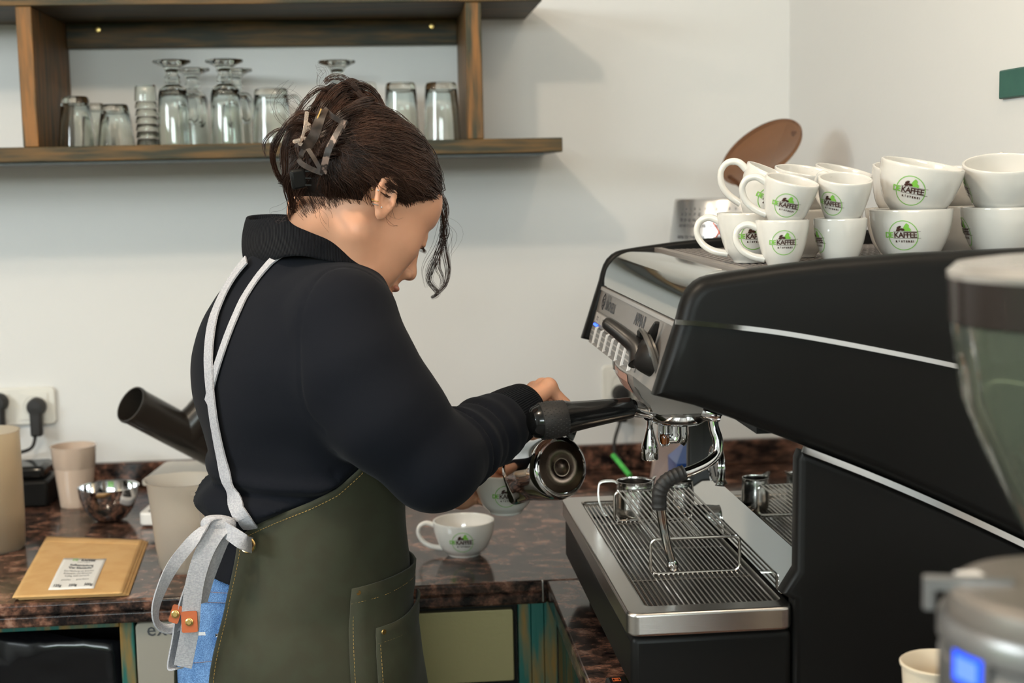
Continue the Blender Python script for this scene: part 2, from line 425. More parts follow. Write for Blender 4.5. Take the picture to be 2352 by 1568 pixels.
# ---------------------------------------------------------------- base cabinets
YC=2.112
FR_X0=float(at(315,1500,Y=YC)[0]);FR_X1=.005
root=thing('base_cabinet','open base cabinet with teal stained wooden frame holding a black bin bag','cabinet',(-1.2,2.4,0))
box('stile',(FR_X0-.024,YC,.05),(FR_X0-.003,YC+.02,.861),WOODT,root,bv=.0015)
box('top_rail',(-2.0,YC,.852),(FR_X0-.0245,YC+.02,.861),WOODT,root,bv=.001)
box('stile',(-2.02,YC,.05),(-2.0,YC+.02,.861),WOODT,root,bv=.0015)
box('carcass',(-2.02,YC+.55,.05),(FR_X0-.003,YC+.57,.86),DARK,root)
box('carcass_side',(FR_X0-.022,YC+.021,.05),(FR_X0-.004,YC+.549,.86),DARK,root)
# crumpled black bag
BAG=mat('black_bin_liner',(.004,.004,.005),.16)
n=46;m_=30;V=[];Fc=[]
for j in range(m_):
    for i in range(n):
        u=i/(n-1);v=j/(m_-1);x=-1.7+u*(FR_X0-.03+1.7);z=.80-.74*v+.035*v*0
        y=YC+.035+.012*sin(9*u+5*v)+.018*abs(sin(23*u+3*sin(7*v)))*max(0,1-v*3.2)+.01*sin(31*v+11*u)*max(0,1-v*4)+.006*sin(60*u+40*v)*max(0,1-v*6)
        z+=.014*sin(17*u)*(1-v)+.03*(1-v)
        V.append((x,y,z))
for j in range(m_-1):
    for i in range(n-1): a=j*n+i;Fc.append((a,a+n,a+n+1,a+1))
o=mesh('bin_bag',V,Fc,BAG,None);tag(o,'crumpled black plastic bag hanging inside the open cabinet','bin bag')
s_=o.modifiers.new('s','SOLIDIFY');s_.thickness=.002
# fridge with brand lettering
STF=mat('fridge_front_paint',(.36,.33,.28),.38,.35)
root=thing('small_fridge','small fridge with pale metallic door under the back worktop','fridge',(-.25,2.4,0))
o=G().add(*prism(rrect(FR_X0,.05,FR_X1,.858,.008),'y',YC-.004,YC+.02)).obj('door',STF,root,True);bev(o,.002)
box('body',(FR_X0+.004,YC+.021,.05),(FR_X1-.004,YC+.55,.855),GREYP,root)
p=at(337,1460,Y=YC-.004)
V,Fc=text_mesh('exquisit',.030,bold=.0002,align='LEFT',spacing=1.05)
mesh('lettering',[(p[0]+x,YC-.0046,p[2]+y) for x,y,z in V],Fc,INK,root,True,False,label='dark grey lettering')
# steel drawer front with black surround
a_=at(925,1405,Y=YC);b_=at(1178,1395,Y=YC);c_=at(1178,1560,Y=YC)
root=thing('undercounter_dishwasher','undercounter dishwasher with satin steel door in a black surround','dishwasher',(.1,2.4,0))
x0,x1=FR_X1+.002,float(at(1187,1450,Y=YC)[0])
box('surround',(x0,YC+.006,.05),(x1,YC+.5,.860),BLACKP,root)
SATY=mat('satin_steel_door',(.42,.36,.19),.42,.85,bump=.1,bscale=200)
o=G().add(*prism(rrect(x0+.003,c_[2],b_[0],b_[2],.004),'y',YC-.006,YC+.0055)).obj('door_panel',SATY,root,True);bev(o,.0015)
o=G().add(*prism(rrect(x0+.003,.12,b_[0],c_[2]-.012,.004),'y',YC-.006,YC+.0055)).obj('lower_panel',BLACKP,root,True);bev(o,.0015)
# teal planks between dishwasher and corner and down the return
root=thing('plank_cabinet','teal and ochre stained plank cabinet under the worktop corner','cabinet',(.24,2.1,0))
xs=np.linspace(x1+.002,.249,4)
for i in range(3): box('plank',(xs[i]+.0004,YC-.002,.05),(xs[i+1]-.0004,YC+.018,.860),WOODT,root,bv=.001)
ys=np.arange(2.108,-.5,-.11)
for i in range(len(ys)-1): box('plank',(.250,ys[i+1]+.0008,.05),(.268,ys[i]-.0008,.861),WOODT,root,bv=.001)
# ---------------------------------------------------------------- wall shelf unit
YS=2.60;ZS0,ZS1=1.552,1.578
root=thing('wall_shelf','dark green stained wooden wall shelf with glasses standing on it','shelf',(-.15,2.75,ZS0))
box('shelf_board',(-1.5,YS,ZS0),(.332,2.898,ZS1),WOODG,root,bv=.0015)
box('upper_board',(-1.5,YS,1.822),(.299,2.898,1.848),WOODG,root,bv=.0015)
for xa,xb in ((-.627,-.600),(.160,.189)): box('upright',(xa,YS+.003,ZS1+.0003),(xb,2.897,1.8217),WOODV,root,bv=.0015)
zb=float(at(600,106,Y=2.876)[2])
box('back_rail',(-.5995,2.876,zb),(.1595,2.897,1.8216),WOODG,root,bv=.0015)
BRASS=mat('brass',(.75,.52,.20),.25,1)
for px,py in ((225,68),(992,60)):
    p=at(px,py,Y=2.875);G().lathe([(.006,0),(.0065,.001),(.005,.003),(.002,.0035)],16,axm(p,(0,-1,0))).obj('screw',BRASS,root,True,label='brass screw')
LEDM=mat('white_strip_moulding',(.62,.64,.66),.4)
box('underside_strip',(-1.4,2.62,ZS0-.004),(.30,2.88,ZS0-.0003),mat('shelf_underside',(.20,.22,.22),.6),root,label='bluish grey underside')
# ---------------------------------------------------------------- glasses on the shelf
def glass_prof(outer,th=.0022,base=.006):
    """outer profile from mouth (z=0) up to the closed base, inverted tumbler"""
    inner=[(max(r-th,.0),z) for r,z in outer if z<outer[-1][1]-base]
    zi=outer[-1][1]-base
    return [(inner[0][0],inner[0][1])]+outer+[(0,outer[-1][1])],inner,zi
def tumbler(name,r_m,r_b,h,facets=0,fluted=False):
    outer=[(r_m,.0008),(r_m+(r_b-r_m)*.35,h*.35),(r_m+(r_b-r_m)*.5,h*.5),(r_b+(r_m-r_b)*.12,h*.82),(r_b,h*.93),(r_b-.002,h*.985),(r_b-.005,h)]
    inner=[(0,h-.013),(r_b-.006,h-.013),(r_b-.0035,h-.018),(r_m+(r_b-r_m)*.5-.0025,h*.5),(r_m-.002,.0008)]
    return outer,inner
def build_glass(parent_name,label,loc,outer,inner,handle=None,group=None,rz=0,seg=32,cat='glass'):
    t=thing(parent_name,label,cat,loc,rz,group)
    G().lathe(inner+outer[:]+[(0,outer[-1][1])],seg).obj('glass_body',GLASS,t,auto=50)
    if handle is not None: G().tube(handle,[.0042]*len(handle),10,flat=.8).obj('handle',GLASS,t)
    return t
def irish(loc,label,rz,handle=True,group='footed handled glasses upside down on the wall shelf',hh=.150):
    k=hh/.150
    outer=[(.0305,.0008),(.0300,.03),(.0285,.06),(.0268,.088),(.0245,.098),(.016,.1045),(.0125,.107),(.0150,.111),(.0125,.1155),(.0145,.1195),(.0118,.124),(.0118,.130),(.016,.137),(.027,.1425),(.0335,.145),(.0345,.1475),(.033,.1495),(.02,.1485),(.008,.146)]
    inner=[(0,.098),(.018,.094),(.0235,.086),(.0262,.06),(.028,.03),(.0285,.0008)]
    outer=[(r,z*k) for r,z in outer];inner=[(r,z*k) for r,z in inner]
    h=None
    if handle: h=spline([(.0275,0,.088*k),(.040,0,.087*k),(.0475,0,.076*k),(.0485,0,.055*k),(.044,0,.042*k),(.036,0,.038*k),(.0290,0,.045*k)],5)
    return build_glass('footed_glass',label,loc,outer,inner,h,group,rz)
def gl(px,wid,topy,kind,label,Y=2.68,rz=0,name='tumbler',hand=False,group='tumblers upside down on the wall shelf'):
    b=at(px,330,Y=Y);loc=(b[0],Y,ZS1+.0004);zt=at(px,topy,Y=Y)[2];h=zt-ZS1;r=wid*Y/3267/2/cos(.1)
    if kind=='t': o,i=tumbler(name,r,r*.72,h)
    elif kind=='s': o,i=tumbler(name,r,r*.86,h)
    elif kind=='m': o,i=tumbler(name,r,r*.85,h)
    hd=spline([(r*.86,0,h*.82),(r*1.25,0,h*.84),(r*1.5,0,h*.66),(r*1.45,0,h*.42),(r*1.2,0,h*.3),(r*.97,0,h*.32)],5) if hand else None
    return build_glass(name,label,loc,o,i,hd,group,rz)
gl(178,82,222,'t','clear tapered tumbler upside down next to the left shelf upright, leftmost glass')
gl(222,62,238,'t','clear tumbler upside down half hidden behind the two leftmost tumblers',Y=2.78)
gl(268,82,240,'t','short clear tumbler upside down between the leftmost tumbler and the ribbed glass stack')
def ribbed(px,topy,wid,label,Y):
    b=at(px,330,Y=Y);zt=at(px,topy,Y=Y)[2];h=zt-ZS1;r=wid*Y/3267/2
    t=thing('glass_stack',label,'glasses',(b[0],Y,ZS1+.0004))
    n=7;dz=(h-.03)/(n-1)
    for k in range(n):
        z=k*dz;H=.03 if k==n-1 else dz*.98
        G().lathe([(0,z+H*.9-.003),(r*.86,z+H*.86),(r-.0022,z+.0006),(r,z+.0006),(r*.97,z+H*.35),(r*.9,z+H*.9),(r*.84,z+H*.98),(0,z+H*.98)],28).obj('nested_glass',GLASS,t,auto=50)
ribbed(340,195,50,'tall stack of nested ribbed glasses left of the footed handled glasses',2.68)
irish((at(403,330,Y=2.67)[0],2.67,ZS1+.0004),'footed glass with handle upside down, leftmost front one of the footed glasses',radians(-12),hh=.153)
irish((at(448,330,Y=2.80)[0],2.80,ZS1+.0004),'footed glass with handle upside down behind the leftmost footed glass',radians(-60),hh=.148)
irish((at(523,330,Y=2.67)[0],2.67,ZS1+.0004),'footed glass with handle upside down, second front one, left of the handled mug',radians(-8),hh=.153)
irish((at(545,330,Y=2.80)[0],2.80,ZS1+.0004),'footed glass upside down behind the second front footed glass',radians(-100),hh=.146)
gl(627,88,203,'m','clear glass mug with handle upside down left of the woman\'s hair bun',rz=radians(-8),name='glass_mug',hand=True,group=None)
irish((at(780,330,Y=2.69)[0],2.69,ZS1+.0004),'footed glass upside down behind the woman\'s hair bun, only its foot showing',radians(80),hh=.150)
gl(842,62,190,'s','clear tumbler upside down just right of the hair bun',Y=2.80)
gl(924,80,190,'s','clear tumbler upside down, second from the right shelf upright')
gl(1016,84,190,'s','clear tumbler upside down nearest the right shelf upright')
# small shelf on the right wall
root=thing('small_wall_shelf','dark teal wooden shelf end on the right wall above the cups','shelf',(.80,1.5,1.6))
z1=float(at(2300,162,Y=1.88)[2]);z0=float(at(2300,228,Y=1.88)[2])
xx=float(at(2300,190,Y=1.88)[0])
box('shelf_board',(xx-.003,.9,z0),(XR-.002,1.882,z1),mat('teal_board',(.018,.085,.065),.5,col2=(.03,.12,.09),nscale=10),root,bv=.002)
# ---------------------------------------------------------------- wall sockets and plugs
SOCK=mat('socket_plastic',(.72,.69,.63),.25)
def socket(loc,w,h,n,label,plugs):
    t=thing('wall_socket',label,'wall socket',loc)
    o=G().add(*prism(rrect(-w/2,-h/2,w/2,h/2,.010),'y',-.010,-.0008)).obj('frame',SOCK,t);bev(o,.003,3)
    pitch_=h if n==1 else (w-.008)/n
    for i in range(n):
        cx=(i-(n-1)/2)*pitch_
        o=G().add(*prism(rrect(cx-h/2+.010,-h/2+.010,cx+h/2-.010,h/2-.010,.004),'y',-.0125,-.0105)).obj('insert',SOCK,t);bev(o,.001)
        G().lathe([(.0,-.004),(.018,-.004),(.0185,.0),(.0205,.0012),(.0215,0)],32,axm((cx,-.0127,0),(0,-1,0))).obj('socket_well',SOCK,t)
    return t
sl=at(130,930,Y=YB)
socket((sl[0]-.079,YB-.0005,at(60,931,Y=YB)[2]),.158,.076,2,'white double wall socket above the left end of the worktop',2)
sr=at(1380,843,Y=YB)
socket((sr[0]+.040,YB-.0005,sr[2]-.034),.080,.076,1,'white wall socket behind the espresso machine',1)
def plug(px,py,label,h=.042,cable=None):
    p=at(px,py,Y=YB-.03);t=thing('power_plug',label,'plug',(p[0],YB-.014,p[2]))
    G().lathe([(.0175,.0),(.0185,.004),(.018,.018),(.014,.028),(.0,.029)],24,axm((0,0,0),(0,-1,0))).obj('plug_body',RUBBER,t)
    b=box('strain_relief',(-.011,-.028,-.058),(.011,-.006,0),RUBBER,t,world=False,bv=.004)
    if cable: G().tube(spline([(c[0]-p[0],c[1]-(YB-.014),c[2]-p[2]) for c in cable],8),.0035,8).obj('cable',RUBBER,t)
    return t
q=lambda px,py,Y:tuple(at(px,py,Y=Y))
plug(82,935,'black plug in the right half of the double wall socket',cable=[q(82,975,2.875),q(80,1010,2.87),q(70,1030,2.86),q(40,1040,2.868),q(-10,1050,2.868)])
plug(-5,925,'black plug in the left half of the double wall socket')
plug(1427,905,'black plug in the socket behind the espresso machine',cable=[q(1430,940,2.875),q(1422,975,2.86),q(1412,1010,2.85),q(1412,1040,2.84),q(1425,1056,2.80)])
o=G().tube([q(1408,1045,2.80),q(1447,1092,2.74)],.0052,10).obj('cable_tag',mat('green_marker_sleeve',(.06,.42,.07),.5,col2=(.10,.55,.10),nscale=60));tag(o,'bright green sleeve on the cable behind the espresso machine','cable sleeve')
# ---------------------------------------------------------------- left worktop things
ZT=.9004
FROST=mat('frosted_plastic',(.86,.74,.58),.42,trans=.85,ior=1.2)
FROST2=mat('frosted_white_plastic',(.88,.82,.74),.38,trans=.85,ior=1.2)
def open_vessel(prof,th=.002,bt=.003):
    inner=[(max(r-th,.0),max(z,bt)) for r,z in prof[::-1] if z>=bt*.5]
    return [(0,0)]+prof+inner+[(0,bt)]
t=thing('frosted_jug','tall frosted beige plastic canister at the left edge of the picture','canister',(float(at(15,1240,Z=ZT)[0])-.012,2.43,ZT))
G().lathe(open_vessel([(.053,0),(.056,.004),(.058,.06),(.058,.13),(.0575,.198),(.059,.202)],.0025),48).obj('canister_body',FROST,t)
G().lathe([(0,.004),(.0535,.004),(.054,.03),(.050,.045),(0,.047)],32).obj('coffee_grounds',mat('ground_coffee',(.10,.06,.035),.9,bump=.4,bscale=300),t,label='brown ground coffee in the bottom')
# beige faceted mug
mb=at(176,1160,Z=ZT);hm=float(at(176,1022,Y=mb[1])[2])-ZT;rt=103*mb[1]/3267/2
t=thing('beige_mug','pale beige faceted ceramic mug under the double wall socket','mug',(mb[0],mb[1],ZT),radians(11))
g=G();seg=64
def fac(a,z):
    k=1.0
    if z<hm*.62 : 
        aa=(a%(2*pi/9))-pi/9;k=.955*cos(pi/9)/cos(aa)*1.035
    return k
prof=[(.0,.0),(rt*.70,0),(rt*.73,.003),(rt*.79,hm*.3),(rt*.85,hm*.6),(rt*.90,hm*.66),(rt*.98,hm*.97),(rt,hm),(rt-.003,hm),(rt*.86,hm*.6),(rt*.70,.008),(0,.007)]
V=[];Fc=[]
for i,(r,z) in enumerate(prof):
    for j in range(seg):
        a=2*pi*j/seg;k=fac(a,z) if i<7 else 1;V.append((r*k*cos(a),r*k*sin(a),z))
for i in range(len(prof)-1):
    for j in range(seg): j2=(j+1)%seg;Fc.append((i*seg+j,i*seg+j2,i*seg+seg+j2,i*seg+seg+j))
g.add(V,Fc).obj('mug_body',mat('beige_ceramic',(.56,.43,.34),.22,coat=.4),t,auto=40)
# black tray thing behind the mug
t=thing('black_container','low black plastic container behind the beige mug','container',(-.66,2.80,ZT))
box('container_body',(-.755,2.73,ZT),(-.650,2.83,ZT+.052),BLACKP,t,bv=.006)
box('container_lid',(-.748,2.737,ZT+.0525),(-.657,2.823,ZT+.078),BLACKG,t,bv=.008)
# steel bowl
bb=at(250,1197,Z=ZT);rb=135*bb[1]/3267/2
t=thing('steel_bowl','small shiny steel bowl in front of the beige mug','bowl',(bb[0],bb[1]+.01,ZT))
pr=[(rb*.35,0),(rb*.6,.006),(rb*.84,.024),(rb*.97,.047),(rb,.062),(rb+.002,.0635)]
G().lathe(open_vessel(pr,.0012,.001),48).obj('bowl_body',CHROME,t)
# kitchen scale
sc=at(395,1195,Z=ZT+.03);t=thing('kitchen_scale','white kitchen scale with dark display under the black tube','scale',(-.362,2.655,ZT),radians(-6))
WPL=mat('white_plastic',(.72,.69,.66),.3)
o=G().add(*prism(rrect(-.075,-.125,.075,.125,.012),'z',.002,.026)).obj('scale_body',WPL,t);bev(o,.004,3)
o=G().add(*prism(rrect(-.060,-.118,.060,-.060,.005),'z',.0262,.0268)).obj('display',BLACKG,t)
for i in range(3): G().lathe([(0,.0275),(.007,.0275),(.009,.0268)],20,Matrix.Translation((-.04+.04*i,-.105,.0002))).obj('button',GREYP,t)
G().lathe([(.03,.026),(.03,.0585),(0,.0585)],24,Matrix.Translation((0,.04,0))).obj('load_post',GREYP,t)
o=G().add(*prism(rrect(-.088,-.055,.088,.13,.014),'z',.059,.069)).obj('weighing_plate',mat('plate_plastic',(.52,.49,.44),.3),t);bev(o,.002)
for x in (-.055,.055):
    for y in (-.1,.1): G().lathe([(.009,0),(.009,.002)],12,Matrix.Translation((x,y,0))).obj('foot',RUBBER,t)
# black chute / tube
TUBE=mat('smoky_black_plastic',(.022,.018,.015),.28)
a=np.array(q(300,928,2.53));b=np.array(q(520,1046,2.66))
t=thing('black_funnel_tube','black plastic funnel tube with a side branch behind the woman\'s back','tube',tuple(b-np.array([0,0,.04])))
d=(b-a)/np.linalg.norm(b-a);u=np.cross(d,(0,1,0));u/=np.linalg.norm(u);
L=np.linalg.norm(b-a);r_=.0335
mt=axm(a,d)
G().lathe([(r_-.0025,.09),(r_-.002,.0),(r_+.0005,-.0005),(r_+.0015,.003),(r_,.012),(r_,L*.95),(r_*.6,L),(0,L)],40,mt).obj('tube_body',TUBE,t,True)
br0=a+d*L*.55;br1=np.array(q(520,888,2.62))
dd=(br1-br0);ll=np.linalg.norm(dd)
G().lathe([(.034,0),(.031,ll*.35),(.033,ll*.8),(.036,ll),(.033,ll),(.028,ll*.6)],32,axm(br0,dd)).obj('side_branch',TUBE,t,True)
# frosted measuring pitcher
pb=at(425,1325,Z=ZT);ph=float(at(425,1100,Y=pb[1])[2])-ZT;pr_=150*pb[1]/3267/2
t=thing('measuring_pitcher','frosted white plastic measuring pitcher between the coffee bag and the woman','pitcher',(float(at(425,1300,Y=2.25)[0])+.003,2.25,ZT))
ph=float(at(420,1100,Y=2.25)[2])-ZT;R_=.057
g=G();pf=[(0,0),(R_*.68,0),(R_*.74,.006),(R_*.83,ph*.3),(R_*.93,ph*.75),(R_*.985,ph*.97),(R_*1.04,ph),(R_*1.04-.002,ph),(R_*.95,ph*.97),(R_*.90,ph*.75),(R_*.80,ph*.3),(R_*.70,.006),(0,.003)]
V=[];Fc=[];seg=48
for i,(r,z) in enumerate(pf):
    for j in range(seg):
        a_a=2*pi*j/seg;s_=1+.16*max(0,cos(a_a-radians(150)))**14*max(0,(z/ph-.7)/.3);V.append((r*s_*cos(a_a),r*s_*sin(a_a),z))
for i in range(len(pf)-1):
    for j in range(seg): j2=(j+1)%seg;Fc.append((i*seg+j,i*seg+j2,i*seg+seg+j2,i*seg+seg+j))
g.add(V,Fc).obj('pitcher_body',FROST2,t)
ha=radians(-62);c_,s_=cos(ha),sin(ha)
hp=spline([(R_*.95*c_,R_*.95*s_,ph*.92),(R_*1.45*c_,R_*1.45*s_,ph*.90),(R_*1.62*c_,R_*1.62*s_,ph*.6),(R_*1.5*c_,R_*1.5*s_,ph*.25),(R_*1.1*c_,R_*1.1*s_,ph*.08)],6)
ribbon(G(),hp,(-s_,c_,0),.016,.006).obj('handle',FROST2,t)
# kraft coffee bags (three lying on each other) with a printed label
KRAFT=mat('kraft_paper',(.56,.32,.12),.7,col2=(.60,.36,.145),nscale=30,bump=.15,bscale=60)
TL=at(112,1213,Z=ZT+.02);TR=at(333,1220,Z=ZT+.02);BL=at(35,1371,Z=ZT+.006);BR=at(288,1352,Z=ZT+.012)
for k in range(3):
    off=np.array([.004-.004*k,-.002*k+.003,0]);lab=('bottom','middle','topmost')[k]
    t=thing('coffee_bag','%s kraft paper coffee bag of the pile on the worktop%s'%(lab,', with white printed label' if k==2 else ''),'coffee bag',(float(TL[0]+BR[0])/2,2.33,ZT),group='kraft coffee bags piled on the worktop')
    nx,ny=24,30;V=[];Fc=[]
    def bagpt(u,v,top,k=k,off=off):
        p=(1-v)*((1-u)*TL+u*TR)+v*((1-u)*BL+u*BR)+off
        e=min(u,1-u,v*1.0,1-v);pil=min(1,(min(u,1-u)*7))**.5*min(1,min(v*3,(1-v)*5))
        z=ZT+.0006+k*.0022+(.0012+.0018*pil if top else 0)
        z+= .0006*sin(14*u+6*v)*(1 if top else 0)*pil
        return (p[0],p[1]+.0015*sin(20*u)*(1 if v<.05 else 0),z)
    for top in (1,0):
        for j in range(ny+1):
            for i in range(nx+1): V.append(bagpt(i/nx,j/ny,top))
    o_=(nx+1)*(ny+1)
    for j in range(ny):
        for i in range(nx):
            a0=j*(nx+1)+i;Fc.append((a0,a0+nx+1,a0+nx+2,a0+1));Fc.append((o_+a0,o_+a0+1,o_+a0+nx+2,o_+a0+nx+1))
    bd=[j*(nx+1) for j in range(ny+1)]+[ny*(nx+1)+i for i in range(1,nx+1)]+[j*(nx+1)+nx for j in range(ny-1,-1,-1)]+[i for i in range(nx-1,0,-1)]
    for i in range(len(bd)): a0,b0=bd[i],bd[(i+1)%len(bd)];Fc.append((a0,o_+a0,o_+b0,b0))
    mesh('bag_body',V,Fc,KRAFT,t,True)
    # seam near the mouth
    if k==2:
        g=G();sp=np.array([bagpt(u,.10,1) for u in np.linspace(.02,.98,20)])+[0,0,.0003];g.tube(sp,.0006,6).obj('zip_seam',KRAFT,t,True)
        LW=mat('white_label_paper',(.76,.73,.69),.5)
        def lb(u,v,dz=.0007): # label square coords -> bag uv
            uu=.30+.42*u+.0*v;vv=.42+.50*v;p=np.array(bagpt(uu,vv,1));p[2]+=dz;return p
        V=[];Fc=[]
        for j in range(13):
            for i in range(13): V.append(lb(i/12,j/12))
        for j in range(12):
            for i in range(12): a0=j*13+i;Fc.append((a0,a0+13,a0+14,a0+1))
        lo_=mesh('paper_label',V,Fc,LW,t,True);s2=lo_.modifiers.new('s','SOLIDIFY');s2.thickness=.0003
        g=G()
        def put(txt,u,v,size,m=0,bold=0):
            V,Fc2=text_mesh(txt,size,bold=bold)
            g.add([tuple(lb(u+x,v-y,.0013)) for x,y,z in V],Fc2,m)
        put('DE',.30,.10,.10,1,.002);put('KAFFEE',.60,.10,.10,0,.003);put('R Ö S T E R E I',.52,.16,.045,0)
        put('Kaffeemischung',.5,.27,.085,0,.002);put('"Der Klassische"',.5,.36,.085,0,.002)
        put('Eine Mischung aus Brasilien',.5,.46,.062);put('Kolumbien und Äthiopien',.5,.54,.062);put('kräftig, mild und rund',.5,.62,.062)
        put('gemahlen        ganze Bohne',.5,.74,.055);put('125g      250g      500g',.5,.92,.095,0,.002)
        g.obj('label_print',[INK,LOGOG],lo_,True,False,label='dark lettering with a green word')
# ================================================================ ESPRESSO MACHINE
YN,YFm=1.470,2.045
ZB=.9004
mach=thing('espresso_machine','black and steel espresso machine with warming tray of cups on top','espresso machine',(.52,1.76,ZB))
PR=mach
def sidepoly(y0,y1,name,poly,bv=.009,mt=BLACKP,label=None):
    """plate with generously rounded rims: polygon rings offset inward near both faces"""
    P=np.array(poly,float);n=len(P)
    if sum(P[i-1][0]*P[i][1]-P[i][0]*P[i-1][1] for i in range(n))<0: P=P[::-1]
    T=np.roll(P,-1,0)-P;T/=np.linalg.norm(T,axis=1)[:,None];N0=np.stack([T[:,1],-T[:,0]],1)
    m=np.roll(N0,1,0)+N0;m/=np.linalg.norm(m,axis=1)[:,None];sc=1/np.maximum((m*N0).sum(1),.75);m=m*sc[:,None]
    rings=[]
    for k in range(7): a=pi/2*k/6;rings.append((y0+bv*(1-sin(a)),bv*(1-cos(a))) if False else (y0+bv*(1-cos(pi/2-a)) ,0))
    rings=[(y0+bv*(1-sin(a)),bv*(1-cos(a))) for a in [pi/2*(1-k/6) for k in range(7)]]
    b2=min(bv,.004);rings+=[(y1-b2*(1-sin(a)),b2*(1-cos(a))) for a in [pi/2*k/3 for k in range(4)]]
    V=[];Fc=[]
    for y,ins in rings:
        for p,q_ in zip(P,m): V.append((p[0]-q_[0]*ins,y,p[1]-q_[1]*ins))
    for r in range(len(rings)-1):
        for i in range(n): i2=(i+1)%n;Fc.append((r*n+i,r*n+i2,(r+1)*n+i2,(r+1)*n+i))
    Fc+=[tuple(range(n))[::-1],tuple((len(rings)-1)*n+i for i in range(n))]
    return mesh(name,V,Fc,mt,PR,True,True,label,autosmooth=40)
up_poly=[(.7950,1.418),(.70,1.4215),(.563,1.4190),(.47,1.4145),(.421,1.4105),(.365,1.404),(.345,1.401),(.336,1.3985),(.329,1.3945),(.322,1.388),(.317,1.380),(.3130,1.369),(.3100,1.357),(.301,1.33),(.2825,1.2745),(.327,1.262),(.374,1.244),(.44,1.2165),(.518,1.1835),(.60,1.1455),(.691,1.100),(.795,1.046)]
lo_poly=[(.795,1.040),(.691,1.094),(.60,1.1395),(.518,1.1775),(.4425,1.2095),(.4385,1.20),(.4375,1.078),(.421,1.052),(.434,1.044),(.434,.928),(.795,.928)]
sidepoly(YN,YN+.030,'side_panel',up_poly[::-1],.016,label='black upper side panel')
sidepoly(YN+.002,YN+.028,'lower_side_panel',lo_poly[::-1],.009)
sidepoly(YFm-.018,YFm,'side_panel',up_poly[::-1],.006)
sidepoly(YFm-.018,YFm-.001,'lower_side_panel',lo_poly[::-1],.005,mat('dark_grey_inner_panel',(.035,.032,.030),.45))
# chrome inlay strips following the curve
g=G();sp=spline([(.3045,YN-.0005,1.3540),(.35,YN-.0008,1.3490),(.421,YN-.0008,1.3385),(.516,YN-.0008,1.3190),(.627,YN-.0008,1.2930),(.72,YN-.0008,1.266),(.792,YN-.0008,1.240)],8)
ribbon(g,sp,(0,0,1),.0052,.0022).obj('chrome_inlay',CHROME,PR,True,auto=30)
g=G();sp=spline([(.4425,YN+.0005,1.2125),(.518,YN+.0005,1.1805),(.60,YN+.0005,1.1425),(.691,YN+.0005,1.097),(.793,YN+.0005,1.043)],8)
ribbon(g,sp,(0,0,1),.0068,.004).obj('chrome_inlay',CHROME,PR,True,auto=30)
# body shell between the side panels
box('body_core',(.40,YN+.031,1.225),(.79,YFm-.019,1.386),BLACKP,PR)
box('rear_wall',(.470,YN+.031,.93),(.79,YFm-.019,1.2248),BLACKP,PR)
# base under the tray
o=G().add(*prism([(.255,1.0115),(.2548,.955),(.270,.925),(.4335,.925),(.4335,1.0115)][::-1],'y',YN+.006,YFm-.004)).obj('base',BLACKP,PR,True);bev(o,.008,3,40)
box('base',(.434,YN+.028,.925),(.79,YFm-.019,.9299),BLACKP,PR)
for x in (.30,.76):
    for y in (YN+.06,YFm-.06): G().lathe([(.018,0),(.018,.022),(.014,.0245),(0,.0245)],20,Matrix.Translation((x,y,ZB))).obj('foot',RUBBER,PR,True)
# curved steel hood along the front top
pf=[(.313,1.3525),(.3155,1.366),(.321,1.380),(.332,1.392),(.347,1.3985),(.365,1.4005),(.392,1.4010)]
pf2=spline([(a,0,b) for a,b in pf],4);V=[];Fc=[]
ya,yb=YN+.0305,YFm-.0185
for y in (ya,yb):
    for p in pf2: V.append((p[0],y,p[2]))
    for p in pf2: V.append((p[0]+.0015,y,p[2]-.0015))
n=len(pf2)
for i in range(n-1): Fc.append((i,2*n+i,2*n+i+1,i+1));Fc.append((n+i,n+i+1,3*n+i+1,3*n+i))
mesh('front_hood',V,Fc,mat('polished_hood_steel',(.58,.60,.58),.06,1),PR,True)
# cup warming surface and slotted mat
box('cup_tray',(.392,YN+.0305,1.388),(.79,YFm-.0185,1.3945),mat('dark_tray_metal',(.06,.055,.05),.3,.8),PR)
g=G()
MX0,MX1,MY0,MY1=.400,.780,YN+.045,YFm-.035
nx=46
for i in range(nx): x=MX0+(MX1-MX0)*i/(nx-1);g.box((x-.0015,MY0,1.3975),(x+.0015,MY1,1.4015))
ny=22
for j in range(ny): y=MY0+(MY1-MY0)*j/(ny-1);g.box((MX0,y-.0016,1.3965),(MX1,y+.0016,1.4012))
g.box((MX0-.012,MY0-.006,1.3950),(MX0-.0016,MY1+.006,1.4040));g.box((MX0-.0015,MY0-.008,1.3952),(MX1,MY0-.0017,1.4036))
g.obj('slotted_cup_mat',mat('grey_mat_plastic',(.20,.175,.16),.45),PR,True,smooth=False,kind='stuff')
# front control panel, leaning outward at the top
def fp(y,t,d=0): # y along the machine, t 0 top..1 bottom ; d outward
    return (.3135-.0215*t-d,y,1.3495-.0795*t-d*.27)
def fquad(name,y0,y1,t0,t1,d,th,m,label=None,bv=0,parent=None):
    V=[fp(y0,t0,d),fp(y1,t0,d),fp(y1,t1,d),fp(y0,t1,d)];V2=[fp(y0,t0,d-th),fp(y1,t0,d-th),fp(y1,t1,d-th),fp(y0,t1,d-th)]
    o=mesh(name,V+V2,[(0,1,2,3),(7,6,5,4),(4,5,1,0),(5,6,2,1),(6,7,3,2),(7,4,0,3)],m,parent or PR,True,False,label)
    if bv:bev(o,bv)
    return o
fquad('control_panel',YN+.031,YFm-.0185,0,1,0,.03,PANEL)
LIGHTT=mat('pale_grey_trim',(.45,.42,.40),.35,.4)
fquad('trim_strip',YN+.031,YFm-.0185,.0,.055,.0018,.0017,LIGHTT)
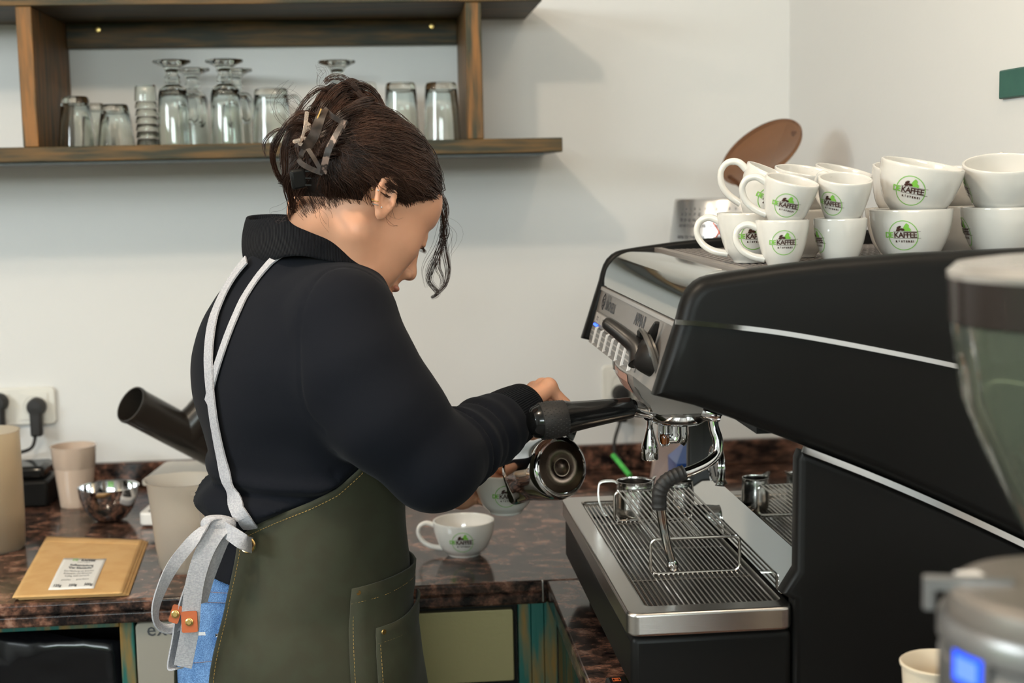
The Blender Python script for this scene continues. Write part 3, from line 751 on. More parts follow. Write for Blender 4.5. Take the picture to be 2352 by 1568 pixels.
fquad('key_field',1.655,YFm-.022,.42,.93,.0012,.0011,mat('key_field_film',(.16,.145,.135),.35))
fquad('icon_film',1.675,YFm-.034,.44,.60,.0022,.0009,mat('icon_film',(.50,.47,.45),.4))
ks=np.linspace(YFm-.032,1.678,8)
BTN=mat('button_grey',(.10,.093,.088),.3);WEDGE=mat('white_button_edge',(.75,.72,.70),.3)
for i in range(7):
    y0,y1=ks[i+1],ks[i]
    b=fquad('button',y0+.004,y1-.004,.66,.90,.0040,.0027,BTN,bv=.0008)
    fquad('button_edge',y0-.0012,y0+.0016,.64,.93,.0065,.0050,WEDGE,'white raised rib beside the button',bv=.0005)
    for tt in (.72,.80): fquad('button_mark',y0+.007,y1-.007,tt,tt+.022,.0044,.0003,LIGHTT,parent=b)
LEDB=mat('blue_led',(.02,.05,.8),.3,emit=(.03,.12,1.0),estr=3)
fquad('blue_indicator',ks[1]+.010,ks[0]-.008,.625,.65,.0036,.0020,LEDB,'lit blue indicator lamp')
# icons (cup pictograms) on the film
g=G()
for i in range(7):
    y=(ks[i]+ks[i+1])/2;cx=y
    for k in range(1 if i%2 else 2):
        yy=cx+(.0045*(k*2-1) if i%2==0 else 0)
        for (a0,a1,t0,t1) in ((-.0025,.0025,.49,.51),(-.0025,-.0018,.49,.545),(.0018,.0025,.49,.545),(-.0022,.0022,.54,.556)):
            V=[fp(yy+a0,t0,.0024),fp(yy+a1,t0,.0024),fp(yy+a1,t1,.0024),fp(yy+a0,t1,.0024)];g.add(V,[(0,1,2,3)])
    V=[fp(ks[i+1]+.0004,.44,.0024),fp(ks[i+1]-.0004,.44,.0024),fp(ks[i+1]-.0004,.60,.0024),fp(ks[i+1]+.0004,.60,.0024)];g.add(V,[(0,1,2,3)])
g.obj('icon_print',INK,PR,True,False,kind='stuff')
def fptext(name,s,y,t,size,bold=0,m=INK,align='LEFT',shear=0,label=None,spacing=1):
    V,Fc=text_mesh(s,size,bold=bold,align=align,shear=shear,spacing=spacing)
    return mesh(name,[fp(y-a,t-b/.0825,.0006) for a,b,c in V],Fc,m,PR,True,False,label)
fptext('lettering','NUOVA',1.962,.17,.010,0,label='grey maker lettering')
fptext('lettering','SIMONELLI',1.962,.33,.0185,.0004,spacing=.85,label='grey maker lettering')
fptext('lettering','APPIA II',1.735,.30,.021,.0006,spacing=.95,label='grey model lettering')
# emblem: S inside a pointed leaf outline
g=G();cy,ct=1.982,.22
loop=[(0,-.13),(.010,-.06),(.011,.04),(.004,.14),(-.006,.10),(-.011,.0),(-.008,-.08)]
g.tube([fp(cy-a,ct+b,.0006) for a,b in loop],.0006,6,closed=True)
g.tube([fp(cy-a,ct+b,.0006) for a,b in ((.006,-.05),(-.004,-.03),(-.005,.0),(.005,.02),(.005,.06),(-.005,.08))],.0009,6)
g.obj('emblem',INK,PR,True)
# steam lever with its round bezel on the panel (near end)
bc=np.array(fp(1.578,.60,0));nn=np.array([-.965,0,-.26])
SOFTB=mat('soft_black_plastic',(.014,.012,.011),.30)
G().lathe([(.0335,.0),(.0365,.002),(.0375,.005),(.0355,.007),(.032,.005),(.030,-.003)],48,axm(bc,nn)).obj('lever_bezel',mat('bezel_grey',(.13,.12,.11),.35,.6),PR,True)
sl_=thing_l=bpy.data.objects.new('steam_lever',None);COL.objects.link(sl_);sl_.parent=PR;sl_.empty_display_size=.01
G().lathe([(0,.0235),(.006,.0225),(.012,.019),(.020,.013),(.0275,.007),(.0305,.003),(.0305,-.002)],40,axm(bc,nn),ax=(1,.8)).obj('lever_dome',SOFTB,sl_,True)
tip=np.array(at(1390,738,Y=1.635));m1=np.array(at(1428,767,Y=1.614));m0=bc+nn*.012+np.array([0,.006,-.002])
lev=spline([m0,np.array(at(1464,800,Y=1.594)),m1,tip],7)
rr_=np.interp(np.linspace(0,1,len(lev)),[0,.2,.5,.8,.95,1],[.016,.0135,.0098,.0088,.0078,.0045])
fn_=spline([at(1474,812,Y=1.590),at(1494,776,Y=1.577),at(1509,740,Y=1.566)],6);G().tube(fn_,np.linspace(.013,.0035,len(fn_)),16,flat=.6).obj('lever_fin',SOFTB,sl_,True)
G().tube(lev,rr_,20).obj('lever_arm',SOFTB,sl_,True,auto=60)
# group housing under the panel
GC=np.array([.3665,1.755,0])
prof=[(.2975,1.270),(.2990,1.256),(.306,1.242),(.318,1.2315),(.323,1.2235),(.330,1.2205),(.420,1.2205),(.420,1.270)]
g=G();V=[];Fc=[];sec=[(-.078,0),(-.070,.0),(-.045,-.004),(0,-.006),(.045,-.004),(.070,0),(.078,0)]
n=len(prof)
for yo,dx in sec:
    for x,z in prof: V.append((x+(dx if x<.33 else 0),GC[1]+yo*(1 if z>1.24 else .86),z))
for i in range(len(sec)-1):
    for j in range(n): j2=(j+1)%n;Fc.append((i*n+j,i*n+j2,(i+1)*n+j2,(i+1)*n+j))
Fc+=[tuple(range(n)),tuple((len(sec)-1)*n+j for j in range(n))[::-1]]
o=g.add(V,Fc).obj('group_housing',mat('light_cast_metal',(.46,.44,.41),.33,.7),PR,True,auto=30);bev(o,.003,3,30)
# pinkish sticker
def stp(u,v,o=.0009):
    """sticker coordinates on the housing front: u from the far end to the near end, v downward"""
    y=1.800-.090*u;z=1.2655-.0235*v
    x=float(np.interp(z,[1.242,1.256,1.270],[.306,.2990,.2975]))+float(np.interp(y,[1.710,1.755,1.800],[-.004,-.006,-.004]))
    return (x-o,y,z-o*.3)
g=G();g.add([stp(u/6,v/5) for v in range(6) for u in range(7)],[(v*7+u,v*7+u+1,v*7+u+8,v*7+u+7) for v in range(5) for u in range(6)]).obj('sticker',mat('copper_sticker',(.42,.20,.14),.4),PR,True,False,label='copper pink sticker with white lettering')
V,Fc=text_mesh('your\nespresso',.011,bold=.0002,align='LEFT')
mesh('sticker_lettering',[stp((a+.010)/.090,(.009-b)/.0235*.8,.0014) for a,b,c in V],Fc,WPL,PR,True,False)
# group head
mt=Matrix.Translation((GC[0],GC[1],0))
G().lathe([(.0,1.222),(.050,1.222),(.0525,1.2185),(.050,1.215),(.0445,1.2125),(0,1.2125)],56,mt).obj('group_ring',mat('satin_group_metal',(.62,.60,.57),.2,1),PR,True)
# portafilter (locked into the group)
pfo=thing('portafilter','chrome portafilter with black handle locked into the espresso machine','portafilter',(GC[0],GC[1],1.19))
G().lathe([(0,1.212),(.040,1.212),(.0425,1.209),(.0405,1.204),(.036,1.199),(.030,1.195),(.0,1.1945)],48,mt).obj('filter_basket_ring',CHROME,pfo,True)
H0=at(1212,972,Y=1.700);H1=at(1450,936,Y=1.722);H2=np.array([.332,1.747,1.2085])
hd=H1-H0;hl=np.linalg.norm(hd);hd/=hl
pts=[H0+hd*hl*t for t in (0,.015,.05,.12,.2,.38,.42,.6,.8,.97,1.0)]
G().tube(pts,[.006,.0135,.0185,.0215,.0225,.0210,.0190,.0168,.0148,.0134,.0128],40,flat=1).obj('handle',BLACKG,pfo,True,auto=60)
gr=[H0+hd*hl*t for t in (.115,.12,.20,.35,.36)]
grip=G().tube(gr,[.0218,.0226,.0234,.0219,.0212],40).obj('rubber_grip',RUBBER,pfo,True,label='ribbed rubber sleeve')
g=G()
us=np.cross(hd,(0,0,1));us/=np.linalg.norm(us);vs=np.cross(hd,us)
for i in range(9):
    for j in range(26):
        t=.135+.215*i/8;a=2*pi*j/26+(i%2)*.12;c=H0+hd*hl*t;r=np.interp(t,[.12,.2,.35],[.0226,.0234,.0219])
        dirv=cos(a)*us+sin(a)*vs;tg=-sin(a)*us+cos(a)*vs;b=c+dirv*r
        g.add([b-hd*.0014,b+tg*.0007+hd*.0004*((-1)**i),b+hd*.0014,b-tg*.0007,b+dirv*.0005],[(0,1,4),(1,2,4),(2,3,4),(3,0,4)])
g.obj('grip_nubs',RUBBER,grip,True,False,kind='stuff')
G().tube([H1,H1+(H2-H1)*.25,H1+(H2-H1)*.7,H2+[.004,0,-.002]],[.0105,.0100,.0070,.0085],28).obj('handle_neck',CHROME,pfo,True)
G().tube([H1+(H2-H1)*.82,H1+(H2-H1)*.92],[.0100,.0100],20).obj('neck_collar',CHROME,pfo,True)
# spout: elbow body and open half-pipe spout
sc_=np.array(at(1556,960,Y=1.745))
G().tube(spline([(sc_[0],sc_[1],1.199),(sc_[0],sc_[1],1.188),(sc_[0],sc_[1],1.180),(sc_[0]-.003,sc_[1],1.175)],5),[.0138]*8+[.0140]*8,24).obj('spout_body',CHROME,pfo,True)
uc=np.array(at(1527,965,Y=1.735));ub=np.array(at(1527,1026,Y=1.735))
V=[];Fc=[];n=10
L_=uc[2]-ub[2]
rows=[]
for i in range(13):
    t=i/12;z=uc[2]-L_*t;r=.0080*(1 if t<.6 else sqrt(max(0,1-((t-.6)/.42)**2)))
    row=[]
    for j in range(n+1):
        a=radians(-20+220*j/n)
        row.append((uc[0]+r*cos(a),uc[1]+.002+.007*sin(a)*(1 if t<.7 else .8),z))
    rows.append(row)
for r in rows:V+=r
for i in range(12):
    for j in range(n): a0=i*(n+1)+j;Fc.append((a0,a0+1,a0+n+2,a0+n+1))
o=mesh('open_spout',V,Fc,CHROME,pfo,True);s_=o.modifiers.new('s','SOLIDIFY');s_.thickness=.0013;s_.offset=0
G().lathe([(0,0),(.0032,.002),(.0040,.008),(.0025,.013),(0,.014)],16,Matrix.Translation((uc[0],uc[1]+.004,ub[2]+.001))).obj('coffee_drop',mat('coffee_liquid',(.16,.045,.008),.08,coat=.5),pfo,True,label='brown coffee in the open spout')
G().tube([(sc_[0],sc_[1],1.178),(uc[0]+.003,uc[1]+.004,1.178)],[.0075,.0065],20).obj('spout_arm',CHROME,pfo,True)
# hot water spout
ns=at(1492,945,Y=1.775);nb=at(1492,1055,Y=1.775);x,y=ns[0],1.775
G().lathe([(0,nb[2]),(.0100,nb[2]),(.0108,nb[2]+.0015),(.0110,nb[2]+.014),(.0105,nb[2]+.020),(.0052,nb[2]+.038),(.0050,nb[2]+.041),(.0042,nb[2]+.042),(.0040,ns[2]+.012),(0,ns[2]+.012)],36,Matrix.Translation((x,y,0))).obj('hot_water_spout',CHROME,PR,True,auto=40)
# steam wand
wy=1.585
bk=at(1633,948,Y=wy)
G().lathe([(0,-.010),(.0085,-.010),(.0100,-.006),(.0100,.006),(.0070,.012),(0,.012)],24,axm(bk,(.9,-.2,-.25))).obj('wand_joint',CHROME,PR,True)
o=box('wand_block',(bk[0]-.008,wy-.007,bk[2]-.004),(bk[0]+.013,wy+.010,bk[2]+.03),BLACKG,PR,bv=.003)
wp=[at(1637,962,Y=wy),at(1641,985,Y=wy-.002),at(1649,1010,Y=wy-.006),at(1647,1040,Y=wy-.010),at(1626,1062,Y=wy-.014),at(1590,1080,Y=wy-.018),at(1560,1090,Y=wy-.020)]
G().tube(spline(wp,6),.0060,20).obj('steam_wand',CHROME,PR,True)
rp=[at(1572,1084,Y=wy-.019),at(1548,1094,Y=wy-.020),at(1527,1108,Y=wy-.020),at(1515,1132,Y=wy-.019),at(1514,1168,Y=wy-.018)]
rs=spline(rp,8);G().tube(rs,[.0084+.0007*(i%3==0) for i in range(len(rs))],20).obj('wand_rubber_sleeve',RUBBER,PR,True,label='black rubber sleeve')
tp=[at(1516,1160,Y=wy-.018),at(1528,1230,Y=wy-.012),at(1543,1290,Y=wy-.005)]
G().tube(spline(tp,5),np.linspace(.0058,.0048,11),20).obj('steam_wand',mat('heat_tinted_steel',(.52,.44,.38),.16,1,col2=(.35,.42,.45),nscale=60),PR,True)
e=np.array(tp[-1]);d=np.array(tp[-1])-np.array(tp[-2]);d/=np.linalg.norm(d)
G().lathe([(0,0),(.0052,0),(.0068,.004),(.0070,.009),(.0045,.0135),(0,.0145)],20,axm(e-d*.002,d)).obj('steam_tip',CHROME,PR,True)
# drip tray frame
TZ=1.0385
o_=rrect(.2505,YN+.001,.4335,YFm-.003,.014,6);i_=rrect(.2760,YN+.030,.4262,YFm-.036,.008,6)
n=len(o_);V=[(x,y,z) for z,P in ((1.0122,o_),(TZ,o_),(TZ,i_),(1.0122,i_)) for x,y in P];Fc=[]
for a,b in ((0,1),(1,2),(2,3),(3,0)):
    for j in range(n): j2=(j+1)%n;Fc.append((a*n+j,a*n+j2,b*n+j2,b*n+j))
o=mesh('drip_tray_frame',V,Fc,STEEL,PR,True,autosmooth=40);bev(o,.0035,4,50)
box('drip_basin',(.2765,YN+.031,1.0118),(.4260,YFm-.037,1.0135),mat('dark_wet_steel',(.050,.036,.028),.25,.8),PR)
# wire grid
GZ=1.0335
gx=np.linspace(.2795,.4215,25)
gr_=thing('drip_grid','stainless wire grid lying in the drip tray of the espresso machine','grid',(.354,1.75,GZ-.002))
for k,x in enumerate(gx):
    o=G().tube([(x,YN+.033,GZ-.004),(x,YN+.037,GZ),(x,YFm-.043,GZ),(x,YFm-.039,GZ-.004)],.0014 if 0<k<24 else .0016,6).obj('grid_wire',WIRE,gr_,True)
for y in (YN+.036,1.62,1.76,1.90,YFm-.042): G().tube([(.2785,y,GZ-.0028),(.4225,y,GZ-.0028)],.0014,6).obj('cross_wire',WIRE,gr_,True)
# raised wire rack
RZ=GZ+.0016
c1,c2=at(1471,1321,Z=RZ),at(1682,1311,Z=RZ);c3,c4=at(1392,1201,Z=RZ),at(1578,1191,Z=RZ)
x0,x1=.3055,.4135;yn_,yf_=float((c1[1]+c2[1])/2),float((c3[1]+c4[1])/2)
rk=thing('raised_cup_rack','raised stainless wire rack standing on the drip grid','rack',((x0+x1)/2,(yn_+yf_)/2,RZ))
hr=.042
for y in (yn_,yf_):
    P=[(x0+a,y,RZ+.001+b) for a,b in [(px_,pz_) for px_,pz_ in rrect(0,0,x1-x0,hr,.008,4)]]
    G().tube(P,.0020,8,closed=True).obj('end_loop',WIRE,rk,True)
for x in np.linspace(x0+.005,x1-.005,16): G().tube([(x,yn_-.0012,RZ+hr+.0016),(x,yf_+.0012,RZ+hr+.0016)],.0014,6).obj('rack_wire',WIRE,rk,True)
# back splash plates: upright polished plate and sloping steel plate
box('polished_backplate',(.4595,YN+.0305,1.0785),(.4620,YFm-.0185,1.2245),MIRROR,PR)
o=mesh('sloping_plate',[(.4594,ya,1.0785),(.4594,yb,1.0785),(.4265,yb,1.0455),(.4265,ya,1.0455),(.4606,ya,1.0773),(.4606,yb,1.0773),(.4277,yb,1.0443),(.4277,ya,1.0443)],[(0,1,2,3),(7,6,5,4),(4,5,1,0),(5,6,2,1),(6,7,3,2),(7,4,0,3)],MIRROR,PR,True,False)
# pressure gauge on the back plate
gp=at(1645,1070,X=.4588)
g0=thing('pressure_gauge','round chrome pressure gauge on the machine\'s polished back plate','gauge',tuple(gp))
mt_=axm(gp,(-1,0,0))
G().lathe([(.0,.0),(.031,0),(.0315,.002),(.0308,.0040),(.0285,.0050),(.0265,.0042),(.0262,.002)],48,mt_).obj('bezel',CHROME,g0,True)
G().lathe([(0,.0028),(.0262,.0026)],40,mt_).obj('dial',WPL,g0,True)
g=G()
for k in range(20):
    a=radians(-225+270*k/19);c=np.array([gp[0]-.0031,gp[1]+.021*cos(a),gp[2]+.021*sin(a)]);c2_=c+np.array([0,.003*cos(a),.003*sin(a)]);g.tube([c,c2_],.0004,4)
g.tube([(gp[0]-.0036,gp[1],gp[2]),(gp[0]-.0036,gp[1]-.013,gp[2]-.012)],.0009,6);g.obj('dial_marks',INK,g0,True)
# ================================================================ CUPS
def cup_profile(kind):
    if kind=='e': return [(.0155,0),(.0165,.0015),(.0175,.004),(.0225,.014),(.0265,.028),(.0292,.042),(.0300,.052)],.0030,.052
    if kind=='c': return [(.0235,0),(.0245,.0018),(.0255,.004),(.0340,.013),(.0410,.028),(.0455,.045),(.0470,.060)],.0034,.060
    if kind=='m': return [(.0190,0),(.0200,.0018),(.0212,.004),(.0285,.014),(.0340,.030),(.0375,.046),(.0388,.058)],.0032,.058
    if kind=='b': return [(.0260,0),(.0270,.0018),(.0285,.004),(.0370,.012),(.0445,.026),(.0490,.042),(.0500,.056)],.0034,.056
_cp={}
def cup(kind,loc,label,hang,lang=None,tilt=(0,0),group=None,parent=None,name='coffee_cup',mug_in=None,logo_s=None,logo_z=None):
    """hang: handle direction, lang: direction the printed logo faces (degrees, world); tilt: (angle, direction)"""
    pr,th,H=cup_profile(kind)
    q=Matrix.Rotation(radians(tilt[0]),4,Vector((-sin(radians(tilt[1])),cos(radians(tilt[1])),0)))
    t=thing(name,label,'cup',loc,group=group,rot=q.to_euler())
    po=[tuple(p) for p in spline([(a,b,0) for a,b in pr],4)[:,:2]]
    outer=po
    inner=[(r-th,max(z,.0045)) for r,z in po[::-1] if z>.004]
    lip=[(outer[-1][0]-.0003,H+.0009),(outer[-1][0]-th*.5,H+.0014),(outer[-1][0]-th+.0003,H+.0009)]
    rz=Matrix.Identity(4)
    G().lathe([(0,.0015),(outer[0][0]-.002,.0012),(outer[0][0]-.001,0)]+outer+lip+inner+[(0,.0042)],48).obj('cup_body',PORC,t)
    rr=lambda z:float(np.interp(z,[p[1] for p in po],[p[0] for p in po]))
    a=radians(hang);c,s=cos(a),sin(a)
    e=.024 if kind in 'e' else .026
    ro=rr(H*.88)-.0015
    P=[(ro,H*.86),(ro+e*.45,H*.93),(ro+e*.88,H*.84),(ro+e,H*.62),(ro+e*.72,H*.38),(ro+e*.22,H*.24),(rr(H*.20)-.001,H*.18)]
    hp=spline([(r*c,r*s,z) for r,z in P],5)
    G().tube(hp,np.interp(np.linspace(0,1,len(hp)),[0,.5,1],[.0044,.0036,.0046]),12,flat=1.0).obj('handle',PORC,t)
    if lang is not None:
        la=radians(lang);S=logo_s or {'e':.0135,'c':.0165,'m':.0150,'b':.0170}[kind];zc=logo_z or H*.56
        def w(x,y,off=.00035):
            z=zc+y*S;r=rr(z)+off;aa=la+x*S/r;return (r*cos(aa),r*sin(aa),z)
        g=G()
        # ring
        nn_=44;V=[w(cos(2*pi*k/nn_)*r_,sin(2*pi*k/nn_)*r_-.05) for r_ in (.975,1.03) for k in range(nn_)]
        g.add(V,[(k,(k+1)%nn_,nn_+(k+1)%nn_,nn_+k) for k in range(nn_)],1)
        # leaf
        lf=[(-.05,.26),(.0,.42),(.10,.62),(.25,.80),(.42,.66),(.40,.5),(.55,.38),(.48,.22),(.60,.26),(.30,.25)]
        V=[w(.22,.35,.0005)]+[w(x,y,.0005) for x,y in lf];g.add(V,[(0,k+1,(k+1)%len(lf)+1) for k in range(len(lf))],1)
        # beans
        for bx,by,ba in ((-.26,.50,.5),(-.30,.33,.2),(-.04,.36,-.2)):
            V=[w(bx,by,.0009)]+[w(bx+.17*cos(2*pi*k/14)*cos(ba)-.09*sin(2*pi*k/14)*sin(ba),by+.17*cos(2*pi*k/14)*sin(ba)+.09*sin(2*pi*k/14)*cos(ba),.0007) for k in range(14)]
            g.add(V,[(0,k+1,(k+1)%14+1) for k in range(14)],0)
        def txt(s_,x,y,size,m,bold,al='CENTER',sp=1.0):
            V,Fc=text_mesh(s_,size,bold=bold,align=al,spacing=sp);g.add([w(x+a_,y+b_,.0010) for a_,b_,_ in V],Fc,m)
        # green bar-like DE and dark slab-like KAFFEE with bars above and below
        txt('DE',-.66,-.20,.54,1,.012,'RIGHT',.8)
        txt('KAFFEE',-.62,-.20,.54,0,.012,'LEFT',.86)
        for y0 in (-.26,.205):
            k=16;V=[w(-.64+1.84*i/k,y0+dy,.0009) for dy in (0,.022) for i in range(k+1)];g.add(V,[(i,i+1,k+2+i,k+1+i) for i in range(k)],0)
        txt('RÖSTEREI',.10,-.52,.18,0,.012,'CENTER',1.7)
        g.obj('logo_print',[LOGOB,LOGOG],t,False,False,label='round green and brown roastery logo reading DE KAFFEE RÖSTEREI')
    return t
CZ=1.4022
def toward(loc): return degrees(atan2(-loc[1],-loc[0]))
def stack(px,py_base,kind,Y,up_off,up_tilt,lab_lo,lab_up,h_lo,h_up,l_lo=None,l_up=None,dz=None):
    x=float(at(px,500,Y=Y)[0]);lo=(x,Y,CZ)
    H=cup_profile(kind)[2];dz=dz or {'e':.0445,'c':.0505,'m':.048,'b':.046}[kind]
    cup(kind,lo,lab_lo,h_lo,l_lo,group='white cups on the machine')
    u=(x+up_off[0],Y+up_off[1],CZ+dz+.002)
    cup(kind,u,lab_up,h_up,l_up,up_tilt,group='white cups on the machine')
Yc=1.567
stack(1797,0,'e',Yc,(-.001,-.002),(16,-55),'espresso cup with handle to the left, bottom of the front left stack','tilted espresso cup, upper one of the front left stack',-190,-195,-102,-108)
stack(1930,0,'e',Yc+.004,(.0,-.003),(14,-88),'plain espresso cup, bottom of the second front stack','espresso cup, upper one of the second front stack',100,108,-178,-140)
stack(2092,0,'c',Yc+.020,(.0,-.003),(12,-45),'wide cappuccino cup with full logo, bottom of the third front stack','tilted wide cappuccino cup, upper one of the third front stack',80,80,-122,-122)
stack(2302,0,'c',Yc+.026,(.0,-.003),(14,-112),'wide cup, bottom of the rightmost stack on the machine','wide cup, top of the rightmost stack on the machine',70,70,-190,-195)
stack(1722,0,'m',1.665,(.008,-.004),(25,-28),'cup behind the front left espresso stack, bottom of the leftmost stack','strongly tilted cup with raised handle, top of the leftmost stack',-193,-192,-97,-99)
stack(1838,0,'m',1.745,(-.002,0),(12,-60),'cup hidden behind the front left stack, lower one','cup behind the front left espresso stack showing only its rim',60,60,None,None)
stack(1915,0,'m',1.850,(.0,0),(15,-45),'wide cup at the back of the warming tray, lower one','tilted wide cup at the back left of the warming tray, only rim and side visible',60,50,None,None)
stack(2060,0,'m',1.720,(.0,0),(13,-70),'cup in the back row behind the third front stack, lower one','cup in the back row between the second and third front stacks, only rim visible',60,50,None,None)
stack(2200,0,'m',1.760,(.0,0),(0,0),'cup in the back row hidden behind the third front stack, lower one','cup in the back row hidden behind the gap of the two rightmost stacks, upper one',60,50,None,None)
# coffee cup on the back worktop
cb=at(1068,1279,Z=.9)
cup('b',(cb[0],cb[1]+.018,ZT),'white coffee cup with roastery logo standing empty on the granite worktop',-188,-96,name='coffee_cup')
# ================================================================ MILK PITCHERS ON THE TRAY
def pitcher(loc,label,rz,R,H,spout=True,group=None,handle=True,name='milk_pitcher',rot=None,mt=None):
    t=thing(name,label,'pitcher',loc,rz,group,rot)
    P=[(R*.80,0),(R*.90,.0018),(R*.97,.0065),(R*1.0,.014),(R*1.0,H*.35),(R*.99,H*.6),(R*.94,H*.82),(R*.91,H*.93),(R*.93,H)]
    P=[tuple(p) for p in spline([(a,b,0) for a,b in P],4)[:,:2]]
    th=.0009;inner=[(r-th,max(z,.003)) for r,z in P[::-1] if z>.002]
    pp=[(0,.0012),(R*.80,.0012)]+P+inner+[(0,.003)];seg=96;V=[];Fc=[]
    for r,z in pp:
        for j in range(seg):
            a=2*pi*j/seg;da=(a+pi)%(2*pi)-pi;f=max(0,(z/H-.62)/.38)**1.6*exp(-(da/.33)**2)*(1 if spout else 0)
            V.append((r*cos(a)*(1+.26*f),r*sin(a)*(1+.26*f),z+.006*f))
    for i in range(len(pp)-1):
        for j in range(seg): j2=(j+1)%seg;Fc.append((i*seg+j,i*seg+j2,i*seg+seg+j2,i*seg+seg+j))
    G().add(V,Fc).obj('pitcher_body',mt or STEELP,t)
    if handle:
        e=R*.95
        hp=spline([(-R*.83,0,H*.90),(-R*1.1,0,H*.99),(-R-e*.75,0,H*.97),(-R-e*.93,0,H*.82),(-R-e*.90,0,H*.45),(-R-e*.62,0,H*.12),(-R-e*.45,0,H*.06)],5)
        ribbon(G(),hp,(0,1,0),R*.30,.0022).obj('handle',STEELP,t)
    return t
STEELP=mat('polished_pitcher_steel',(.60,.58,.56),.2,1,bump=.08,bscale=40,stretch=(1,1,12),bdist=.0004)
pz=GZ+.0014
p1=at(1460,1190,Z=pz);pitcher((p1[0]+.0,p1[1]+.008,pz),'small steel milk pitcher with handle standing behind the raised wire rack',radians(-8),.0265,.052)
p2=at(1562,1180,Z=pz);pitcher((p2[0]+.002,p2[1]+.010,pz),'smaller steel shot pitcher without handle beside the polished back plate',radians(160),.0200,.046,handle=False,name='shot_pitcher')
# ================================================================ GRINDER WITH OPEN LID IN THE CORNER
gx_,gy_=float(at(1690,500,Y=2.47)[0]),2.47
zt_=float(at(1600,458,Y=2.40)[2])
bg_=thing('corner_grinder','silver grinder with printed notice and raised smoky lid in the room corner','grinder',(gx_,gy_,ZT))
zb_=zt_-.12
G().lathe([(0,zb_),(.122,zb_),(.1225,zb_+.003),(.1075,zt_-.004),(.1055,zt_),(.100,zt_-.002),(.0,zt_-.004)],64,Matrix.Translation((gx_,gy_,0))).obj('hopper_collar',mat('brushed_silver_collar',(.62,.60,.59),.22,.85),bg_,True,auto=40)
box('body_column',(gx_-.075,gy_-.07,ZT+.02),(gx_+.085,gy_+.10,zb_-.0002),mat('dark_grinder_body',(.03,.02,.016),.4),bg_,bv=.012)
# notice print wrapped round the collar
def cw(px_ang,z,off=.0006):
    r=float(np.interp(z,[zb_,zt_],[.1225,.1062]))+off;a=radians(px_ang);return (gx_+r*cos(a),gy_+r*sin(a),z)
g=G();zz=zt_-.018
for k,s_ in enumerate(['PLEASE CONNECT TO THE GROUNDED MAINS','CHECK THE FEED','USE ORIGINAL COFFEE BEANS ONLY','DO NOT START UNLOADED','','REFER TO THE MANUAL BEFORE OPENING','','DO NOT OPEN AND REACH IN WHILE RUNNING','OR REMOVE THE COVER']):
    V,Fc=text_mesh(s_ or '.',.0072,bold=.0003,align='LEFT');g.add([cw(-164+degrees(x/.115),zz+y) for x,y,_ in V],Fc,0);zz-=.0098
for a,b in (((-1,-1),(1,1)),((-1,1),(1,-1))):
    pts=[cw(-118+6*(a[0]+(b[0]-a[0])*t),zt_-.055+.016*(a[1]+(b[1]-a[1])*t),.0012) for t in np.linspace(0,1,8)];g.tube(pts,.0014,6,m=1)
g.obj('notice_print',[INK,mat('red_cross_print',(.65,.08,.02),.4)],bg_,True,False,label='grey notice lines with a red cross')
lc=at(1748,348,Y=2.50);nl=-.50*np.array(ray(1748,348))/np.linalg.norm(ray(1748,348))+.87*(-.57*right+.82*upv)
SMOKE=mat('smoky_brown_plastic',(.30,.15,.08),.06,trans=.85,ior=1.2)
G().lathe([(0,-.0015),(.077,-.0015),(.080,-.004),(.0815,0),(.080,.003),(.077,.0012),(0,.0012)],56,axm(lc,nl)).obj('smoky_lid',SMOKE,bg_,True,label='raised smoky brown lid')
nb_=at(1834,303,Y=2.51);G().tube([lc+(nb_-lc)*.90,nb_],[.006,.0025],10).obj('lid_tab',SMOKE,bg_,True)
G().tube([lc+(np.array(at(1672,410,Y=2.47))-lc)*.95,(gx_+.02,gy_-.08,zt_)],.005,10).obj('lid_hinge',SMOKE,bg_,True)
# slanted grey stand plate with rivet, seen through the machine
sp_=[at(1519,955,Y=2.32),at(1598,955,Y=2.32),at(1548,1108,Y=2.28),at(1497,1108,Y=2.28)]
pl_=thing('slanted_metal_stand','slanted pinkish grey metal stand with rivet behind the espresso machine','stand',(float(sp_[3][0])+.02,2.30,ZT))
zz_=[ZT+.0004]
low=[np.array([sp_[2][0]-.014,2.275,ZT+.0004]),np.array([sp_[3][0]-.010,2.275,ZT+.0004])]
V=[sp_[0],sp_[1],sp_[2],low[0],low[1],sp_[3]];V=V+[np.array(v)+[0,.02,0] for v in V]
o=mesh('stand_plate',V,[(0,1,2,3,4,5),(11,10,9,8,7,6)]+[(i,6+i,6+(i+1)%6,(i+1)%6) for i in range(6)],mat('pinkish_grey_metal',(.42,.33,.30),.4,.4),pl_,True,False);bev(o,.002)
r_=at(1546,1053,Y=2.30);G().lathe([(.0,.003),(.004,.002),(.005,0)],16,axm(r_-np.array([0,.012,0]),(0,-1,0))).obj('rivet',mat('rust_rivet',(.14,.07,.04),.5),pl_,True,label='brown rivet')
